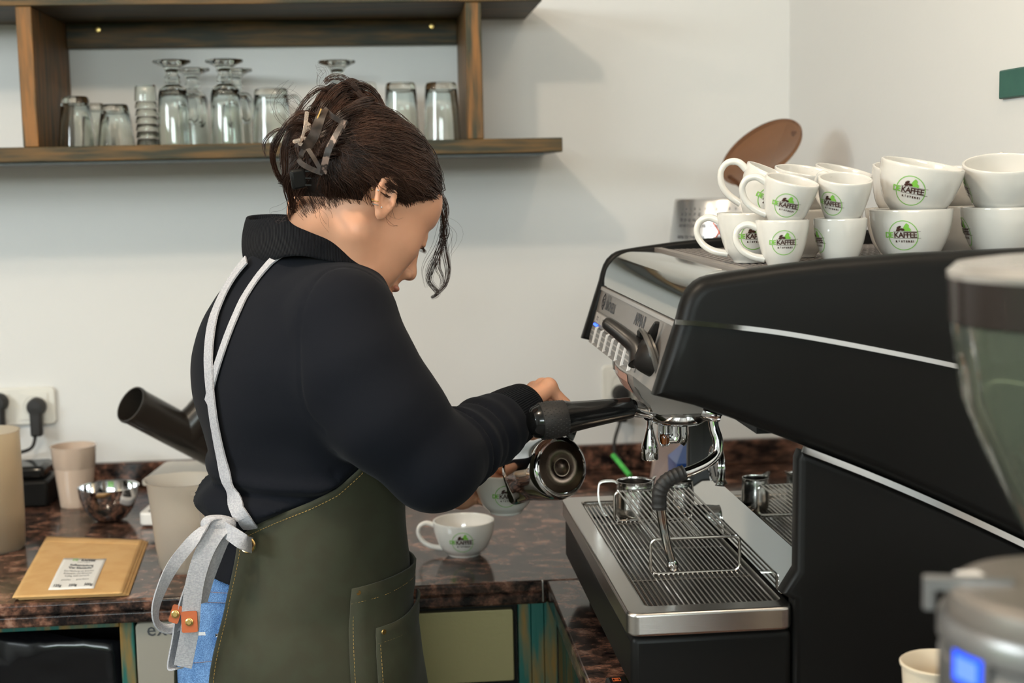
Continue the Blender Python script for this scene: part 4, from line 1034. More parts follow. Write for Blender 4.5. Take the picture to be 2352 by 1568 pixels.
# milk carton
mc=at(1582,1000,Y=2.20);cx=float(mc[0])+.015;zt2=float(mc[2])
tn=thing('milk_carton','blue white and green milk carton behind the espresso machine','carton',(cx,2.235,ZT))
BLU=mat('carton_blue',(.03,.10,.38),.3);GRN=mat('carton_green',(.22,.62,.05),.35)
h1=zt2-.045
box('carton_body',(cx-.035,2.20,ZT+.075),(cx+.035,2.27,h1),BLU,tn,bv=.001)
box('carton_base',(cx-.035,2.20,ZT+.0004),(cx+.035,2.27,ZT+.0747),GRN,tn,bv=.001,label='bright green lower part')
V=[(cx-.035,2.20,h1),(cx+.035,2.20,h1),(cx+.035,2.27,h1),(cx-.035,2.27,h1),(cx-.014,2.233,zt2-.016),(cx+.035,2.233,zt2-.016),(cx+.035,2.237,zt2-.016),(cx-.014,2.237,zt2-.016)]
mesh('gable',V,[(0,1,5,4),(1,2,6,5),(2,3,7,6),(3,0,4,7),(4,5,6,7)],mat('carton_light_blue',(.10,.17,.42),.3),tn,True,False)
box('gable_ridge',(cx-.016,2.2325,zt2-.016),(cx+.036,2.2375,zt2),WPL,tn,label='white top seam')
box('gable_print',(cx-.012,2.2318,zt2-.013),(cx+.034,2.2324,zt2-.003),BLU,tn)
# ================================================================ GRINDER IN THE FOREGROUND
hx,hy=.470,.90
fg=thing('coffee_grinder','large blurred coffee grinder with smoky bean hopper in the right foreground','grinder',(.50,.85,ZB))
zh=float(at(2195,640,Y=hy)[2])
Rh=.0960
HOP=mat('smoky_hopper_plastic',(.42,.46,.36),.05,trans=.88,ior=1.15)
mt=Matrix.Translation((hx,hy,0))
LIDM=mat('hopper_lid',(.26,.235,.21),.25,trans=.2)
G().lathe([(0,zh+.011),(Rh*.7,zh+.0115),(Rh-.006,zh+.0085),(Rh,zh+.003),(Rh,zh-.001),(0,zh-.001)],64,mt).obj('hopper_lid',LIDM,fg,True)
G().lathe([(Rh-.004,zh-.030),(Rh-.0015,zh-.030),(Rh-.0005,zh-.0015),(Rh-.004,zh-.0015)],64,mt,closed=True).obj('hopper_rim',mat('dark_rim_plastic',(.018,.012,.010),.25),fg,True)
z_=lambda t:zh-.031-t
pr=[(Rh-.003,z_(0)),(Rh-.010,z_(.05)),(Rh-.024,z_(.085)),(Rh-.046,z_(.130)),(Rh-.062,z_(.160)),(Rh-.066,z_(.170)),(Rh-.068,z_(.170)),(Rh-.064,z_(.158)),(Rh-.048,z_(.130)),(Rh-.026,z_(.085)),(Rh-.012,z_(.05)),(Rh-.005,z_(0))]
G().lathe(pr,64,mt).obj('hopper',HOP,fg,True)
# beans inside the hopper
g=G();rng=random.Random(3)
bm=[( .0045*sin(pi*i/4)*cos(2*pi*j/6),.0034*sin(pi*i/4)*sin(2*pi*j/6),.0028*cos(pi*i/4)) for i in range(5) for j in range(6)]
bf=[(i*6+j,i*6+(j+1)%6,i*6+6+(j+1)%6,i*6+6+j) for i in range(4) for j in range(6)]
for k in range(620):
    t=rng.uniform(.088,.160);r=float(np.interp(t,[.085,.13,.16],[Rh-.026,Rh-.048,Rh-.064]))-.006;a=rng.uniform(0,2*pi);r*=rng.uniform(.75,1) if t>.1 else sqrt(rng.random())
    m4=Matrix.Translation((hx+r*cos(a),hy+r*sin(a),z_(t)))@Euler((rng.uniform(0,6),rng.uniform(0,6),rng.uniform(0,6))).to_matrix().to_4x4()
    g.add([tuple(m4@Vector(v)) for v in bm],bf)
g.obj('coffee_beans',mat('roasted_beans',(.075,.026,.010),.35),fg,True,kind='stuff')
DRK=mat('grinder_dark_body',(.028,.026,.025),.45)
box('grinder_body',(hx-.016,hy-.06,ZB+.02),(hx+.13,hy+.08,z_(.171)),DRK,fg,bv=.015,seg=3)
box('base_plate',(hx-.030,hy-.20,ZB),(hx+.14,hy+.09,ZB+.0195),DRK,fg,bv=.008)
# doser drum in front
dx,dy=.378,.735;zd=float(at(2170,1400,Y=dy)[2])+.0005;Rd=.0745
mt=Matrix.Translation((dx,dy,0))
DSL=mat('silver_doser_paint',(.24,.23,.225),.3,.6)
G().lathe([(0,zd+.0105),(Rd-.010,zd+.0095),(Rd-.0045,zd+.006),(Rd-.003,zd),(Rd-.003,zd-.006),(0,zd-.006)],72,mt).obj('doser_lid',mat('doser_lid_grey',(.20,.175,.155),.35,.4),fg,True,auto=30)
G().lathe([(0,zd-.0062),(Rd-.001,zd-.0062),(Rd+.001,zd-.010),(Rd+.001,zd-.020),(Rd-.0015,zd-.0235),(Rd-.0015,zd-.028),(Rd,zd-.030),(Rd,zd-.085),(Rd-.006,zd-.10),(0,zd-.10)],72,mt).obj('doser_drum',DSL,fg,True,auto=30)
tb=at(2133,1380,Y=dy)
ta=atan2(-.02,-1.)
o=G().add(*prism(rrect(-.0835,-.005,-.034,.005,.0025,3),'z',zd+.0055,zd+.0120)).obj('lid_tab',DSL,fg,False,label='grey lid tab')
for v in o.data.vertices: v.co=Matrix.Translation(Vector((dx,dy,0))-root_of(fg))@Matrix.Rotation(radians(-16),4,'Z')@v.co
o=G().add(*prism(rrect(-.0835,-.005,-.0765,.005,.0025,3),'z',zd-.006,zd+.0055)).obj('lid_tab_lip',DSL,fg,False)
for v in o.data.vertices: v.co=Matrix.Translation(Vector((dx,dy,0))-root_of(fg))@Matrix.Rotation(radians(-16),4,'Z')@v.co
sq=at(2228,1322,Y=dy);sx_,sy_=[float(v) for v in at(2228,1320,Z=zd+.0105)[:2]]
box('lid_sticker',(sx_-.007,sy_-.006,zd+.0103),(sx_+.007,sy_+.006,zd+.0112),WPL,fg,label='small white square')
# blue lit display on the drum
BLUE=mat('blue_lit_display',(.02,.08,.9),.3,emit=(.13,.22,1.0),estr=1.6);BLUE2=mat('blue_display_rim',(.0,.03,.7),.3,emit=(.0,.10,1.0),estr=1.2)
def dc(a,z,off): a=radians(a);return (dx+(Rd+off)*cos(a),dy+(Rd+off)*sin(a),z)
zc_=float(at(2225,1540,Y=.713)[2])-zd
for nm,w0,w1,z0_,z1_,off,m in (('display_frame',-176,-152,zc_-.0115,zc_+.0115,.0012,DSL),('display_glow_rim',-173,-155,zc_-.0085,zc_+.0085,.0016,BLUE2),('display',-170.5,-157.5,zc_-.0060,zc_+.0060,.0020,BLUE)):
    g=G();n=10;V=[dc(w0+(w1-w0)*i/n,zd+z,off) for z in (z1_,z0_) for i in range(n+1)];g.add(V,[(i,i+1,n+2+i,n+1+i) for i in range(n)]);g.obj(nm,m,fg,True,label='lit blue display' if nm=='display' else None)
box("doser_bracket",(dx+.075,dy-.02,zd-.085),(hx+.06,hy-.061,zd-.03),DSL,fg,bv=.004)
# cup standing behind the grinder
cc=at(2150,1545,Y=1.20)
zt3=float(at(2130,1520,Y=1.25)[2])
t=thing('paper_cup','cream cup with rolled rim standing behind the foreground grinder','cup',(float(at(2160,1540,Y=1.25)[0]),1.25,ZT))
hh=zt3-ZT
G().lathe([(0,.004),(.024,.004),(.025,0),(.026,0),(.0355,hh-.004),(.0372,hh-.0035),(.0375,hh-.001),(.0362,hh),(.0348,hh-.002),(.0335,hh-.012),(.0330,hh-.013),(.0245,.006),(0,.006)],48).obj('cup_body',mat('cream_cup',(.72,.62,.48),.35),t)
# small black device at the foot of the machine
ev=at(1420,1552,Z=.93)
t=thing('black_device','small black device with orange symbols at the machine\'s front corner','device',(float(at(1412,1568,Z=.915)[0])+.012,1.598,ZT))
o=box('device_body',(-.0235,-.12,.0005),(.0035,.006,.022),BLACKP,t,world=False,bv=.004)
ORG=mat('orange_print',(.55,.10,.02),.4)
g=G();g.tube([(-.016,-.012,.0225),(-.007,-.012,.0225),(-.007,-.003,.0225),(-.016,-.003,.0225)],.0004,4,closed=True)
for k in range(3):g.tube([(-.014,-.0105+.003*k,.0225),(-.009,-.0105+.003*k,.0225)],.0003,4)
g.obj('symbol_print',ORG,t,False,label='orange printed symbol')
# ================================================================ THE BARISTA
SKIN=mat('skin',(.56,.275,.165),.42,col2=(.61,.31,.19),nscale=18,bump=.10,bscale=350,bdist=.0006,sss=.12,nlo=.3,nhi=.7)
CLOTH=mat('black_sweat_fabric',(.0075,.0083,.0115),.92,bump=.30,bscale=1300,bdist=.0006,sheen=.03,spec=.10)
RIBC=wave_bump(mat('black_rib_knit',(.0065,.0070,.009),.9,sheen=.02,spec=.08),1,coord='UV',strength=.8,dist=.0014)
APR=mat('olive_canvas',(.038,.036,.021),.72,bump=.25,bscale=1500,bdist=.0004,col2=(.040,.041,.024),nscale=40,sheen=.06,spec=.25)
def denim():
    m=mat('washed_denim',(.05,.13,.30),.85,spec=.2);nt=m.node_tree;N=nt.nodes;K=nt.links;b=N['Principled BSDF']
    tc=N.new('ShaderNodeTexCoord')
    def noise(sc,st=None,det=3):
        n=N.new('ShaderNodeTexNoise');n.inputs['Scale'].default_value=sc;n.inputs['Detail'].default_value=det
        if st:
            mp=N.new('ShaderNodeMapping');mp.inputs['Scale'].default_value=st;mp.inputs['Rotation'].default_value=(0,.5,0);K.new(tc.outputs['Object'],mp.inputs[0]);K.new(mp.outputs[0],n.inputs['Vector'])
        else: K.new(tc.outputs['Object'],n.inputs['Vector'])
        return n
    n1=noise(14);r1=N.new('ShaderNodeValToRGB');e=r1.color_ramp.elements;e[0].position=.3;e[0].color=(.036,.105,.26,1);e[1].position=.72;e[1].color=(.15,.28,.50,1);K.new(n1.outputs[0],r1.inputs[0])
    n2=noise(420,(1,1,4),2);r2=N.new('ShaderNodeValToRGB');r2.color_ramp.elements[0].position=.42;r2.color_ramp.elements[0].color=(.55,.6,.7,1);r2.color_ramp.elements[1].position=.64;r2.color_ramp.elements[1].color=(1.7,1.6,1.5,1);K.new(n2.outputs[0],r2.inputs[0])
    mx=N.new('ShaderNodeMix');mx.data_type='RGBA';mx.blend_type='MULTIPLY';mx.inputs[0].default_value=1;K.new(r1.outputs[0],mx.inputs[6]);K.new(r2.outputs[0],mx.inputs[7]);K.new(mx.outputs[2],b.inputs['Base Color'])
    bp=N.new('ShaderNodeBump');bp.inputs['Strength'].default_value=.4;bp.inputs['Distance'].default_value=.0006;K.new(n2.outputs[0],bp.inputs['Height']);K.new(bp.outputs[0],b.inputs['Normal'])
    return m
DENIM=denim()
HAIR=mat('dark_brown_hair',(.026,.0105,.0058),.36,spec=.5,col2=(.050,.021,.012),nscale=30)
HAIRC=mat('dark_brown_hair_base',(.012,.0055,.0035),.55)
WEB=wave_bump(mat('grey_cotton_webbing',(.50,.49,.51),.9,col2=(.40,.39,.42),nscale=400,bump=.5,bscale=900,bdist=.0008),300,.5,.0008,'Z')
GOLD=mat('gold_metal',(.85,.56,.22),.16,1)
LEATH=mat('tan_leather',(.42,.095,.025),.45,bump=.2,bscale=500,bdist=.0004)
STITCH=mat('ochre_stitching',(.42,.25,.07),.7)
LIP=mat('lip_skin',(.46,.185,.125),.42)
def A(px,py,Y): return np.array(at(px,py,Y=Y))
person=thing('person','woman with brown hair clipped up, black sweatshirt, olive apron and jeans, pouring milk','person',(.0,1.80,0))
TH=radians(32)                                                      # heading of hips and chest (from +X towards +Y)
FWD=np.array([cos(TH),sin(TH),0]);SID=np.array([-sin(TH),cos(TH),0])  # SID = her left
# ---- torso: stacked ellipses (pixel centre, py, Y, half depth, half width)
TOR=[(672,1900,1.83,.115,.165),(668,1568,1.83,.1235,.170),(668,1440,1.83,.1245,.172),(676,1330,1.83,.117,.162),(690,1220,1.825,.108,.148),(700,1110,1.82,.103,.140),(692,1000,1.81,.108,.150),(686,900,1.805,.114,.162),(684,800,1.80,.108,.165),(690,710,1.80,.090,.153),(706,640,1.80,.068,.128),(735,595,1.80,.050,.088),(755,565,1.80,.043,.058)]
TZc=np.array([A(p[0],p[1],p[2]) for p in TOR]);_o=np.argsort(TZc[:,2]);TZc=TZc[_o];TA=np.array([TOR[i][3] for i in _o]);TB=np.array([TOR[i][4] for i in _o])
def smoothi(z,zs,v):
    # smooth interpolation through control values
    i=np.clip(np.searchsorted(zs,z)-1,0,len(zs)-2);t=np.clip((z-zs[i])/(zs[i+1]-zs[i]),0,1)
    m=np.gradient(v,zs);h=zs[i+1]-zs[i]
    return (2*t**3-3*t**2+1)*v[i]+(t**3-2*t**2+t)*h*m[i]+(-2*t**3+3*t**2)*v[i+1]+(t**3-t**2)*h*m[i+1]
def torso(off=0,zlo=None,zhi=None,extra=None,pw=2.3):
    def f(P):
        z=P[:,2];cx=smoothi(z,TZc[:,2],TZc[:,0]);cy=smoothi(z,TZc[:,2],TZc[:,1])
        a=smoothi(z,TZc[:,2],TA)+off;b=smoothi(z,TZc[:,2],TB)+off
        q0=(P[:,0]-cx)*FWD[0]+(P[:,1]-cy)*FWD[1];q1=(P[:,0]-cx)*SID[0]+(P[:,1]-cy)*SID[1]
        r=(np.abs(q0/a)**pw+np.abs(q1/b)**pw)**(1/pw);d=(r-1)*np.minimum(a,b)*.95
        if extra is not None: d=d-extra(P,q0,q1)
        if zlo is not None: d=np.maximum(d,(zlo-z))
        if zhi is not None: d=np.maximum(d,(z-zhi))
        return d
    return f
# ---- joints
SHR=A(795,725,1.672);ELR=A(1003,1072,1.640);WRR=A(1168,960,1.800)
SHL=A(632,722,1.925);ELL=A(800,1010,2.06);WRL=A(1060,1130,2.075)
HEADC=np.array([-.022,1.78,1.4867])
def Rm(a,b,c):
    ca,sa=cos(a),sin(a);cb,sb=cos(b),sin(b);cc,sc=cos(c),sin(c)
    return np.array([[ca,-sa,0],[sa,ca,0],[0,0,1]])@np.array([[cb,0,sb],[0,1,0],[-sb,0,cb]])@np.array([[1,0,0],[0,cc,-sc],[0,sc,cc]])
HR=Rm(radians(29.6),radians(38.4),radians(3.1))
def Hd(x,y,z): return HEADC+HR@np.array([x,y,z])
# ---- body (skin): one continuous surface
B=Sdf()
B.fn(torso(-.014,zlo=.80,zhi=float(A(745,630,1.8)[2])),.03)
for s,hx_ in ((1,SHL),(-1,SHR)): pass
zp=.86;pc=A(672,1568,1.83)
hipc=np.array([pc[0],pc[1],zp])
for s in (1,-1):
    h=hipc+SID*.085*s;k=np.array([h[0]+FWD[0]*.02*s*-1,h[1]+FWD[1]*.02,.47]);an=np.array([k[0]-FWD[0]*.02,k[1]-FWD[1]*.02,.09])
    B.chain([h,k,an],[.082,.056,.036],.03);B.cone(an-[0,0,.04],an-[0,0,.05]+FWD*.14,.034,.026,.02)
# arms
B.chain([SHR,ELR],[.048,.036],.03);B.chain([ELR,ELR+(WRR-ELR)*.35,WRR],[.036,.034,.025],.02)
B.chain([SHL,ELL],[.052,.040],.03);B.chain([ELL,ELL+(WRL-ELL)*.35,WRL],[.040,.038,.026],.02)
# neck: from the chest base to the skull
NB=A(755,640,1.80)
B.chain([NB,A(790,560,1.795),Hd(-.026,0,-.040)],[.060,.0545,.053],.03)
# head
def hb(c,r,k=.02,op='u'): B.ball(Hd(*c),r,k,op,R=HR)
hb((-.012,0,.018),(.092,.076,.071),.02)
hb((.032,0,-.030),(.056,.060,.080),.03)
hb((.044,0,.030),(.045,.058,.042),.03)
for s in (1,-1):
    B.cone(Hd(-.004,.050*s,-.050),Hd(.062,.018*s,-.094),.020,.016,.025)
    hb((.048,.034*s,-.026),(.034,.030,.028),.02)
    hb((.052,.030*s,-.060),(.026,.024,.026),.02)
B.cone(Hd(.074,-.008,-.096),Hd(.074,.008,-.096),.0155,.0155,.02)
for s in (1,-1):
    hb((.098,.031*s,.000),(.020,.019,.012),.014,'s')
    hb((.0735,.031*s,-.002),(.0155,.0155,.0140),.006)
    hb((.0825,.031*s,-.007),(.0080,.0135,.0035),.004)
B.cone(Hd(.083,0,.014),Hd(.105,0,-.030),.0095,.0085,.012)
hb((.109,0,-.037),(.0110,.0100,.0095),.008)
for s in (1,-1):
    hb((.100,.0115*s,-.042),(.0098,.0068,.0072),.006)
    hb((.104,.0068*s,-.0485),(.0045,.0034,.0040),.003,'s')
hb((.094,0,-.055),(.010,.013,.012),.010)
hb((.0985,0,-.0655),(.0085,.0190,.0055),.005)
hb((.0955,0,-.0760),(.0090,.0170,.0060),.005)
hb((.103,0,-.0710),(.0075,.0230,.0012),.002,'s')
hb((.094,0,-.0865),(.006,.02,.004),.008,'s')
# ears
_e=(A(886,454,float(Hd(-.006,-.0885,-.002)[1]))-HEADC)@HR
for s in (1,-1):
    ec=(float(_e[0]),-float(_e[1])*s,float(_e[2]))
    ER=HR@Rm(radians(6*s),radians(-21),0)
    def eb(c,r,k,op='u',ER=ER,s=s):
        B.ball(Hd(*ec)+ER@(np.array([c[0],c[1]*s,c[2]])*.77),np.array(r)*.77,k,op,R=ER)
    eb((0,0,.002),(.0185,.0055,.0320),.004)
    eb((-.001,.0075,.004),(.0125,.0070,.0220),.002,'s')
    eb((-.004,.0035,.0275),(.0125,.0040,.0060),.004)
    pts=[(.012,.000,.012),(.010,.003,.024),(-.002,.005,.0315),(-.0135,.006,.024),(-.0175,.006,.008),(-.0145,.005,-.012),(-.006,.003,-.026)]
    P=[Hd(*ec)+ER@(np.array([a,b*s,c])*.77) for a,b,c in pts];B.chain(P,[.0030,.0030,.0034,.0034,.0032,.0030,.0040],.003)
    eb((-.002,.001,-.0285),(.0080,.0042,.0085),.004)
    eb((.0125,.003,-.006),(.0035,.0045,.0065),.003)
    eb((.006,.0045,-.008),(.0042,.0050,.0055),.003,'s')
    eb((-.006,.0035,.009),(.0028,.0026,.0130),.003)
# right hand: gripping the pitcher handle, back of the hand up, knuckles to the right
def hand(W,K,palmn,side,curl,L=.082,thumb=True):
    """W wrist, K direction wrist->knuckles, palmn: palm normal, side: direction towards index finger"""
    K=np.array(K)/np.linalg.norm(K);palmn=np.array(palmn,float);palmn-=K*(palmn@K);palmn/=np.linalg.norm(palmn);S=np.array(side,float);S-=K*(S@K);S-=palmn*(S@palmn);S/=np.linalg.norm(S)
    kn=[]
    for i,(o,l) in enumerate(((.027,.080),(.009,.084),(-.010,.080),(-.027,.072))):
        k=W+K*l+S*o-palmn*(.002 if i in(1,2) else 0);kn.append(k)
        B.cone(W+S*o*.55,k,.0145,.0105,.010);B.ball(k-palmn*.0032,.0112,.004)
        fl=[.038,.043,.040,.031][i];a=0;p=k;r=[.0094,.0096,.0092,.0082][i];d=K.copy()
        for j,(seg,c) in enumerate(zip((1,.62,.5),curl)):
            a+=c;d=K*cos(a)+palmn*sin(a);q_=p+d*fl*seg;B.cone(p,q_,r*(1-.07*j),r*(.93-.07*j),.003 if j else .005);p=q_
    if thumb:
        t0=W+K*.022+S*.020+palmn*.006;t1=W+K*.052+S*.040+palmn*.018;t2=W+K*.074+S*.034+palmn*.036;t3=W+K*.088+S*.018+palmn*.044
        B.chain([t0,t1,t2,t3],[.0145,.0115,.0100,.0080],.006)
Wh=A(1160,958,1.800)
Kd=A(1226,908,1.848)-Wh
hand(Wh,Kd,(.42,-.15,-.9),(.3,.9,.1),(1.25,1.3,.8))
# left hand: cupped around the latte cup
LC=A(1160,1090,2.035)
cupbase=LC-np.array([0,0,.056])
WL=A(972,1068,2.12);WRL=WL.copy()
B.chain([ELL,WRL],[.036,.026],.02)
hand(WL,A(1060,1092,2.10)-WL,(.25,-.95,.1),(0,.1,1),(.45,.55,.5))
print('body ops',len(B.ops))
V,Q=B.surf((-.62,1.45,.02),(.36,2.30,1.62),.0024)
body=npmesh('body',V,Q,[SKIN],person,sm=1)
# ---- sweatshirt
SW=Sdf()
z_hem_r=float(A(520,1345,1.80)[2])
def hemz(q0,q1): return float(A(600,1300,1.8)[2])
zb0=float(A(480,1150,1.8)[2]);zb1=float(A(480,1195,1.8)[2])
APT=np.radians([-158,-150,-132,-116,-104,-91,-89,-70]);APZ=np.array([1.077,1.092,1.113,1.13,1.145,1.172,1.203,1.30])
def sw_extra(P,q0,q1):
    z=P[:,2]
    th=np.abs(np.arctan2(q1,q0));back=np.clip((-q0+.03)/.07,0,1)
    tz=np.interp(-th,APT,APZ);ins=np.clip((tz+.006-z)/.010,0,1)*(th<-APT[0]+.02)
    e=back*.021*np.exp(-((z-zb0-.004*np.sin(9*q1/.15))/.021)**2)*(.55+.45*(q0<0))          # fabric bunched over the tie
    e+=.007*np.exp(-((z-zb0-.040-.02*q1)/.010)**2)*(q0<.05)
    e-=.005*np.exp(-((z-zb0-.024)/.006)**2)
    e+=.0060*np.sin(34*(q1+.35*(z-1.1))+1.0)*np.clip((1.30-z)/.2,0,1)*np.clip((z-1.05)/.1,0,1)
    e+=.004*np.sin(60*(z-1.1)+14*q1)*np.exp(-((q1+.10)/.06)**2)*np.clip((1.25-z)/.15,0,1)
    return e*(1-ins)-.004*ins
zhem=float(A(520,1330,1.75)[2])
SW.fn(torso(.004,zlo=zhem-.004,zhi=float(A(745,600,1.8)[2]),extra=sw_extra),.03)
# ease the torso in below the bunch
def arm_fn(P,t): return -.0022*np.sin(2*pi*t*3.2+P[:,2]*40)*np.clip(t*1.5,0,1)
SW.chain([A(752,705,1.715),A(786,745,1.680),A(824,845,1.655),A(892,955,1.640),A(996,1062,1.640)],[.045,.0570,.0640,.0640,.0545],.022)
SW.cone(A(700,850,1.72),A(790,900,1.69),.040,.05,.05)
fs,fe=A(995,1064,1.640),A(1138,980,1.766)
fa=(fe-fs);fL=np.linalg.norm(fa);fa/=fL
def fore(P,t):
    s=t*fL;q=P-fs;up_=q[:,2]-fa[2]*(q@fa)
    ph=2*pi*(s/.023)+q[:,2]*45+1.5*np.sin(40*q[:,1]);f=np.clip((t-.12)*4,0,1)*np.clip((.92-t)*8,0,1)
    return -.0050*f*(.6+.4*np.sin(ph*.37+1))*(np.abs(np.sin(ph/2+.5*np.sin(s*130)))**.8*2-1)
SW.cone(fs,fe,.0540,.0400,.018,fn=fore)
# rolled sleeve edge before the cuff
SW.cone(A(1120,992,1.752),A(1134,984,1.762),.0465,.0440,.008)
# deep elbow crease
cr0,cr1=A(1046,968,1.585),A(1058,985,1.66)
# left arm
SW.chain([SHL-SID*.02,SHL,ELL,ELL+(WRL-ELL)*.5,WRL],[.048,.048,.050,.042,.034],.045)
# shoulders / trapezius
SW.cone(A(700,685,1.80),A(785,728,1.69),.046,.047,.035)
SW.cone(A(680,680,1.82),SHL+[0,0,-.01],.044,.042,.04)
SW.cone(A(694,642,1.785),A(775,664,1.765),.0415,.0405,.03)
SW.cone(A(622,646,1.83),A(690,655,1.85),.038,.040,.03)
SW.cone(A(750,672,1.80),A(790,700,1.78),.052,.046,.03)
# sleeve-head seam groove
def seam(path,r=.0022,dep=.0022,base=SW):
    for i in range(len(path)-1): base.cone(path[i],path[i+1],r,r,.002,'s')
pp=[(872,645),(838,622),(790,612),(745,625),(712,665),(692,720),(687,790),(689,860),(697,925),(716,962),(745,990)]
nb=len(SW.ops)
hp_,_=SW.hit([p[0] for p in pp],[p[1] for p in pp]);hp_=spline(hp_,2)
seam([p for p in hp_])
pp2=[(768,1035),(766,1080),(765,1125)]
h2,_=SW.hit([p[0] for p in pp2],[p[1] for p in pp2]);seam(h2,.0018)
# neck opening
SW.cone(A(790,580,1.795),A(815,520,1.80),.044,.056,.010,'s')
V,Q=SW.surf((-.62,1.42,.88),(.36,2.30,1.52),.0036)
sweater=npmesh('sweatshirt',V,Q,[CLOTH],person,sm=1)
# ---- ribbed stand collar (folded, two layers) and cuffs as open bands with fine ribs in UV
def band(name,rings,parent,m,nribs,th=.003,closed=True,amp=.0006):
    rings=np.array(rings);nr,nc=rings.shape[:2]
    me_v=rings.reshape(-1,3);Fc=[]
    for i in range(nr-1):
        for j in range(nc if closed else nc-1): j2=(j+1)%nc;Fc.append((i*nc+j,i*nc+j2,(i+1)*nc+j2,(i+1)*nc+j))
    o=mesh(name,me_v,Fc,m,parent,True)
    uv=o.data.uv_layers.new(name='UVMap')
    for p in o.data.polygons:
        js=[v%nc for v in p.vertices]
        for li,v in zip(p.loop_indices,p.vertices):
            j=v%nc
            if closed and max(js)==nc-1 and min(js)==0 and j==0:j=nc
            uv.data[li].uv=(j/nc*nribs/10*2*pi/2,(v//nc)*.01)
    s=o.modifiers.new('s','SOLIDIFY');s.thickness=th;s.offset=-1
    return o
RIBC.node_tree.nodes['Wave Texture'].bands_direction='X'
# collar: visible outline points (px) back top 566,500 -> top 650,488 -> 740,520 -> 800,575 -> 834,600 front
ctop=[(566,503,1.865),(578,494,1.90),(650,492,1.875),(720,505,1.86),(790,560,1.85),(838,590,1.80),(832,597,1.755),(790,548,1.735),(740,512,1.735),(690,497,1.74),(640,496,1.765),(595,503,1.80)]
cbot=[(560,600,1.870),(590,620,1.93),(680,660,1.93),(760,670,1.90),(835,660,1.86),(862,650,1.80),(846,622,1.722),(797,610,1.706),(744,597,1.702),(694,588,1.708),(644,592,1.736),(598,610,1.80)]
ct=spline([A(*p) for p in ctop],8,True);cb_=spline([A(*p) for p in cbot],8,True)
rings=[]
for i,t in enumerate(np.linspace(0,1,16)):
    bul=.006*sin(pi*t)**.8;r=ct*(1-t)+cb_*t;c=r.mean(0);n=r-c;n/=np.linalg.norm(n,axis=1)[:,None];rings.append(r+n*bul)
inner=[ct+(ct.mean(0)-ct)*.06,ct+(ct.mean(0)-ct)*.10+np.array([0,0,-.02])]
band('collar',[inner[1],inner[0]]+rings,person,RIBC,190,.0035)
# inner folded layer: lower roll of the rib along the shoulder side
fold=[A(612,600,1.775),A(632,575,1.745),A(680,560,1.722),A(740,566,1.706),A(790,584,1.708),A(832,602,1.728)]
f1=spline(fold,8)
# cuffs
def cuff(c0,c1,r0,r1,name='cuff',nr=84):
    d=(c1-c0);L=np.linalg.norm(d);d/=L;u=np.cross(d,(0,0,1));u/=np.linalg.norm(u);v=np.cross(d,u);nc=72
    R=[]
    for t in np.linspace(0,1,10):
        r=r0+(r1-r0)*t+.002*sin(pi*t);R.append([c0+d*L*t+r*(cos(2*pi*j/nc)*u+sin(2*pi*j/nc)*v) for j in range(nc)])
    R.append([c1-d*.004+(r1-.0035)*(cos(2*pi*j/nc)*u+sin(2*pi*j/nc)*v) for j in range(nc)])
    R.append([c1-d*.03+(r1-.005)*(cos(2*pi*j/nc)*u+sin(2*pi*j/nc)*v) for j in range(nc)])
    return band(name,R,person,RIBC,nr,.0025)
cd=np.array(A(1222,932,1.815))-np.array(A(1165,957,1.787))
cuff(A(1128,985,1.760),A(1206,937,1.812),.0405,.0340)
cuff(WRL-(WRL-ELL)*.16,WRL,.036,.031)
# ---- jeans
JN=Sdf();jz=float(A(480,1340,1.8)[2])
def jean_extra(P,q0,q1):
    z=P[:,2]
    return .012*np.exp(-((q0+.10)/.06)**2)*np.exp(-((np.abs(q1)-.07)/.06)**2)*np.exp(-((z-.86)/.07)**2)
JN.fn(torso(-.003,zlo=.80,zhi=jz+.012,extra=jean_extra),.03)
for s in (1,-1):
    h=hipc+SID*.083*s;k=np.array([h[0],h[1],.47]);an=np.array([k[0]-FWD[0]*.02,k[1]-FWD[1]*.02,.085])
    JN.chain([h,k,an],[.092,.070,.062],.03)
JN.ball(np.array([hipc[0],hipc[1],.055]),(.3,.3,.020),.002,'s')
V,Q=JN.surf((-.45,1.5,.05),(.3,2.2,1.06),.005)
jeans=npmesh('jeans',V,Q,[DENIM],person,sm=1)
def strip(sdf,pts,off,width,th,name,m,parent,wd=None,dash=None,n=6,kind=None,label=None):
    P,N_=sdf.hit([p[0] for p in pts],[p[1] for p in pts]);P=spline(P,n);P=sdf.snap(P,off)
    N_=sdf.grad(P);T=np.gradient(P,axis=0);W=np.cross(T,N_)
    g=G();ribbon(g,P,W,width,th);return g.obj(name,m,parent,True,auto=30,kind=kind,label=label)
def stitches(sdf,pts,off,name,parent,m=STITCH,L=.0026,gap=.0016,r=.00032,n=10):
    P,N_=sdf.hit([p[0] for p in pts],[p[1] for p in pts]);P=spline(P,n);P=sdf.snap(P,off)
    s=np.concatenate([[0],np.cumsum(np.linalg.norm(np.diff(P,axis=0),axis=1))]);g=G();t=0
    while t+L<s[-1]:
        a=[np.array([np.interp(v,s,P[:,i]) for i in range(3)]) for v in (t,t+L/2,t+L)];g.tube(a,[r*.6,r,r*.6],4);t+=L+gap
    return g.obj(name,m,parent,True,False,kind='stuff')
JST=mat('orange_jeans_stitching',(.34,.17,.07),.7);FRAY=mat('frayed_white_denim',(.62,.63,.66),.95,bump=.8,bscale=900)
wb=strip(JN,[(470,1352),(510,1357),(560,1362),(640,1368)],.0035,.0005,.0005,'waistband_edge',DENIM,jeans)
strip(JN,[(470,1368),(510,1372),(560,1374),(640,1378)],.0016,.0125,.0030,'waistband',DENIM,jeans,label='jeans waistband')
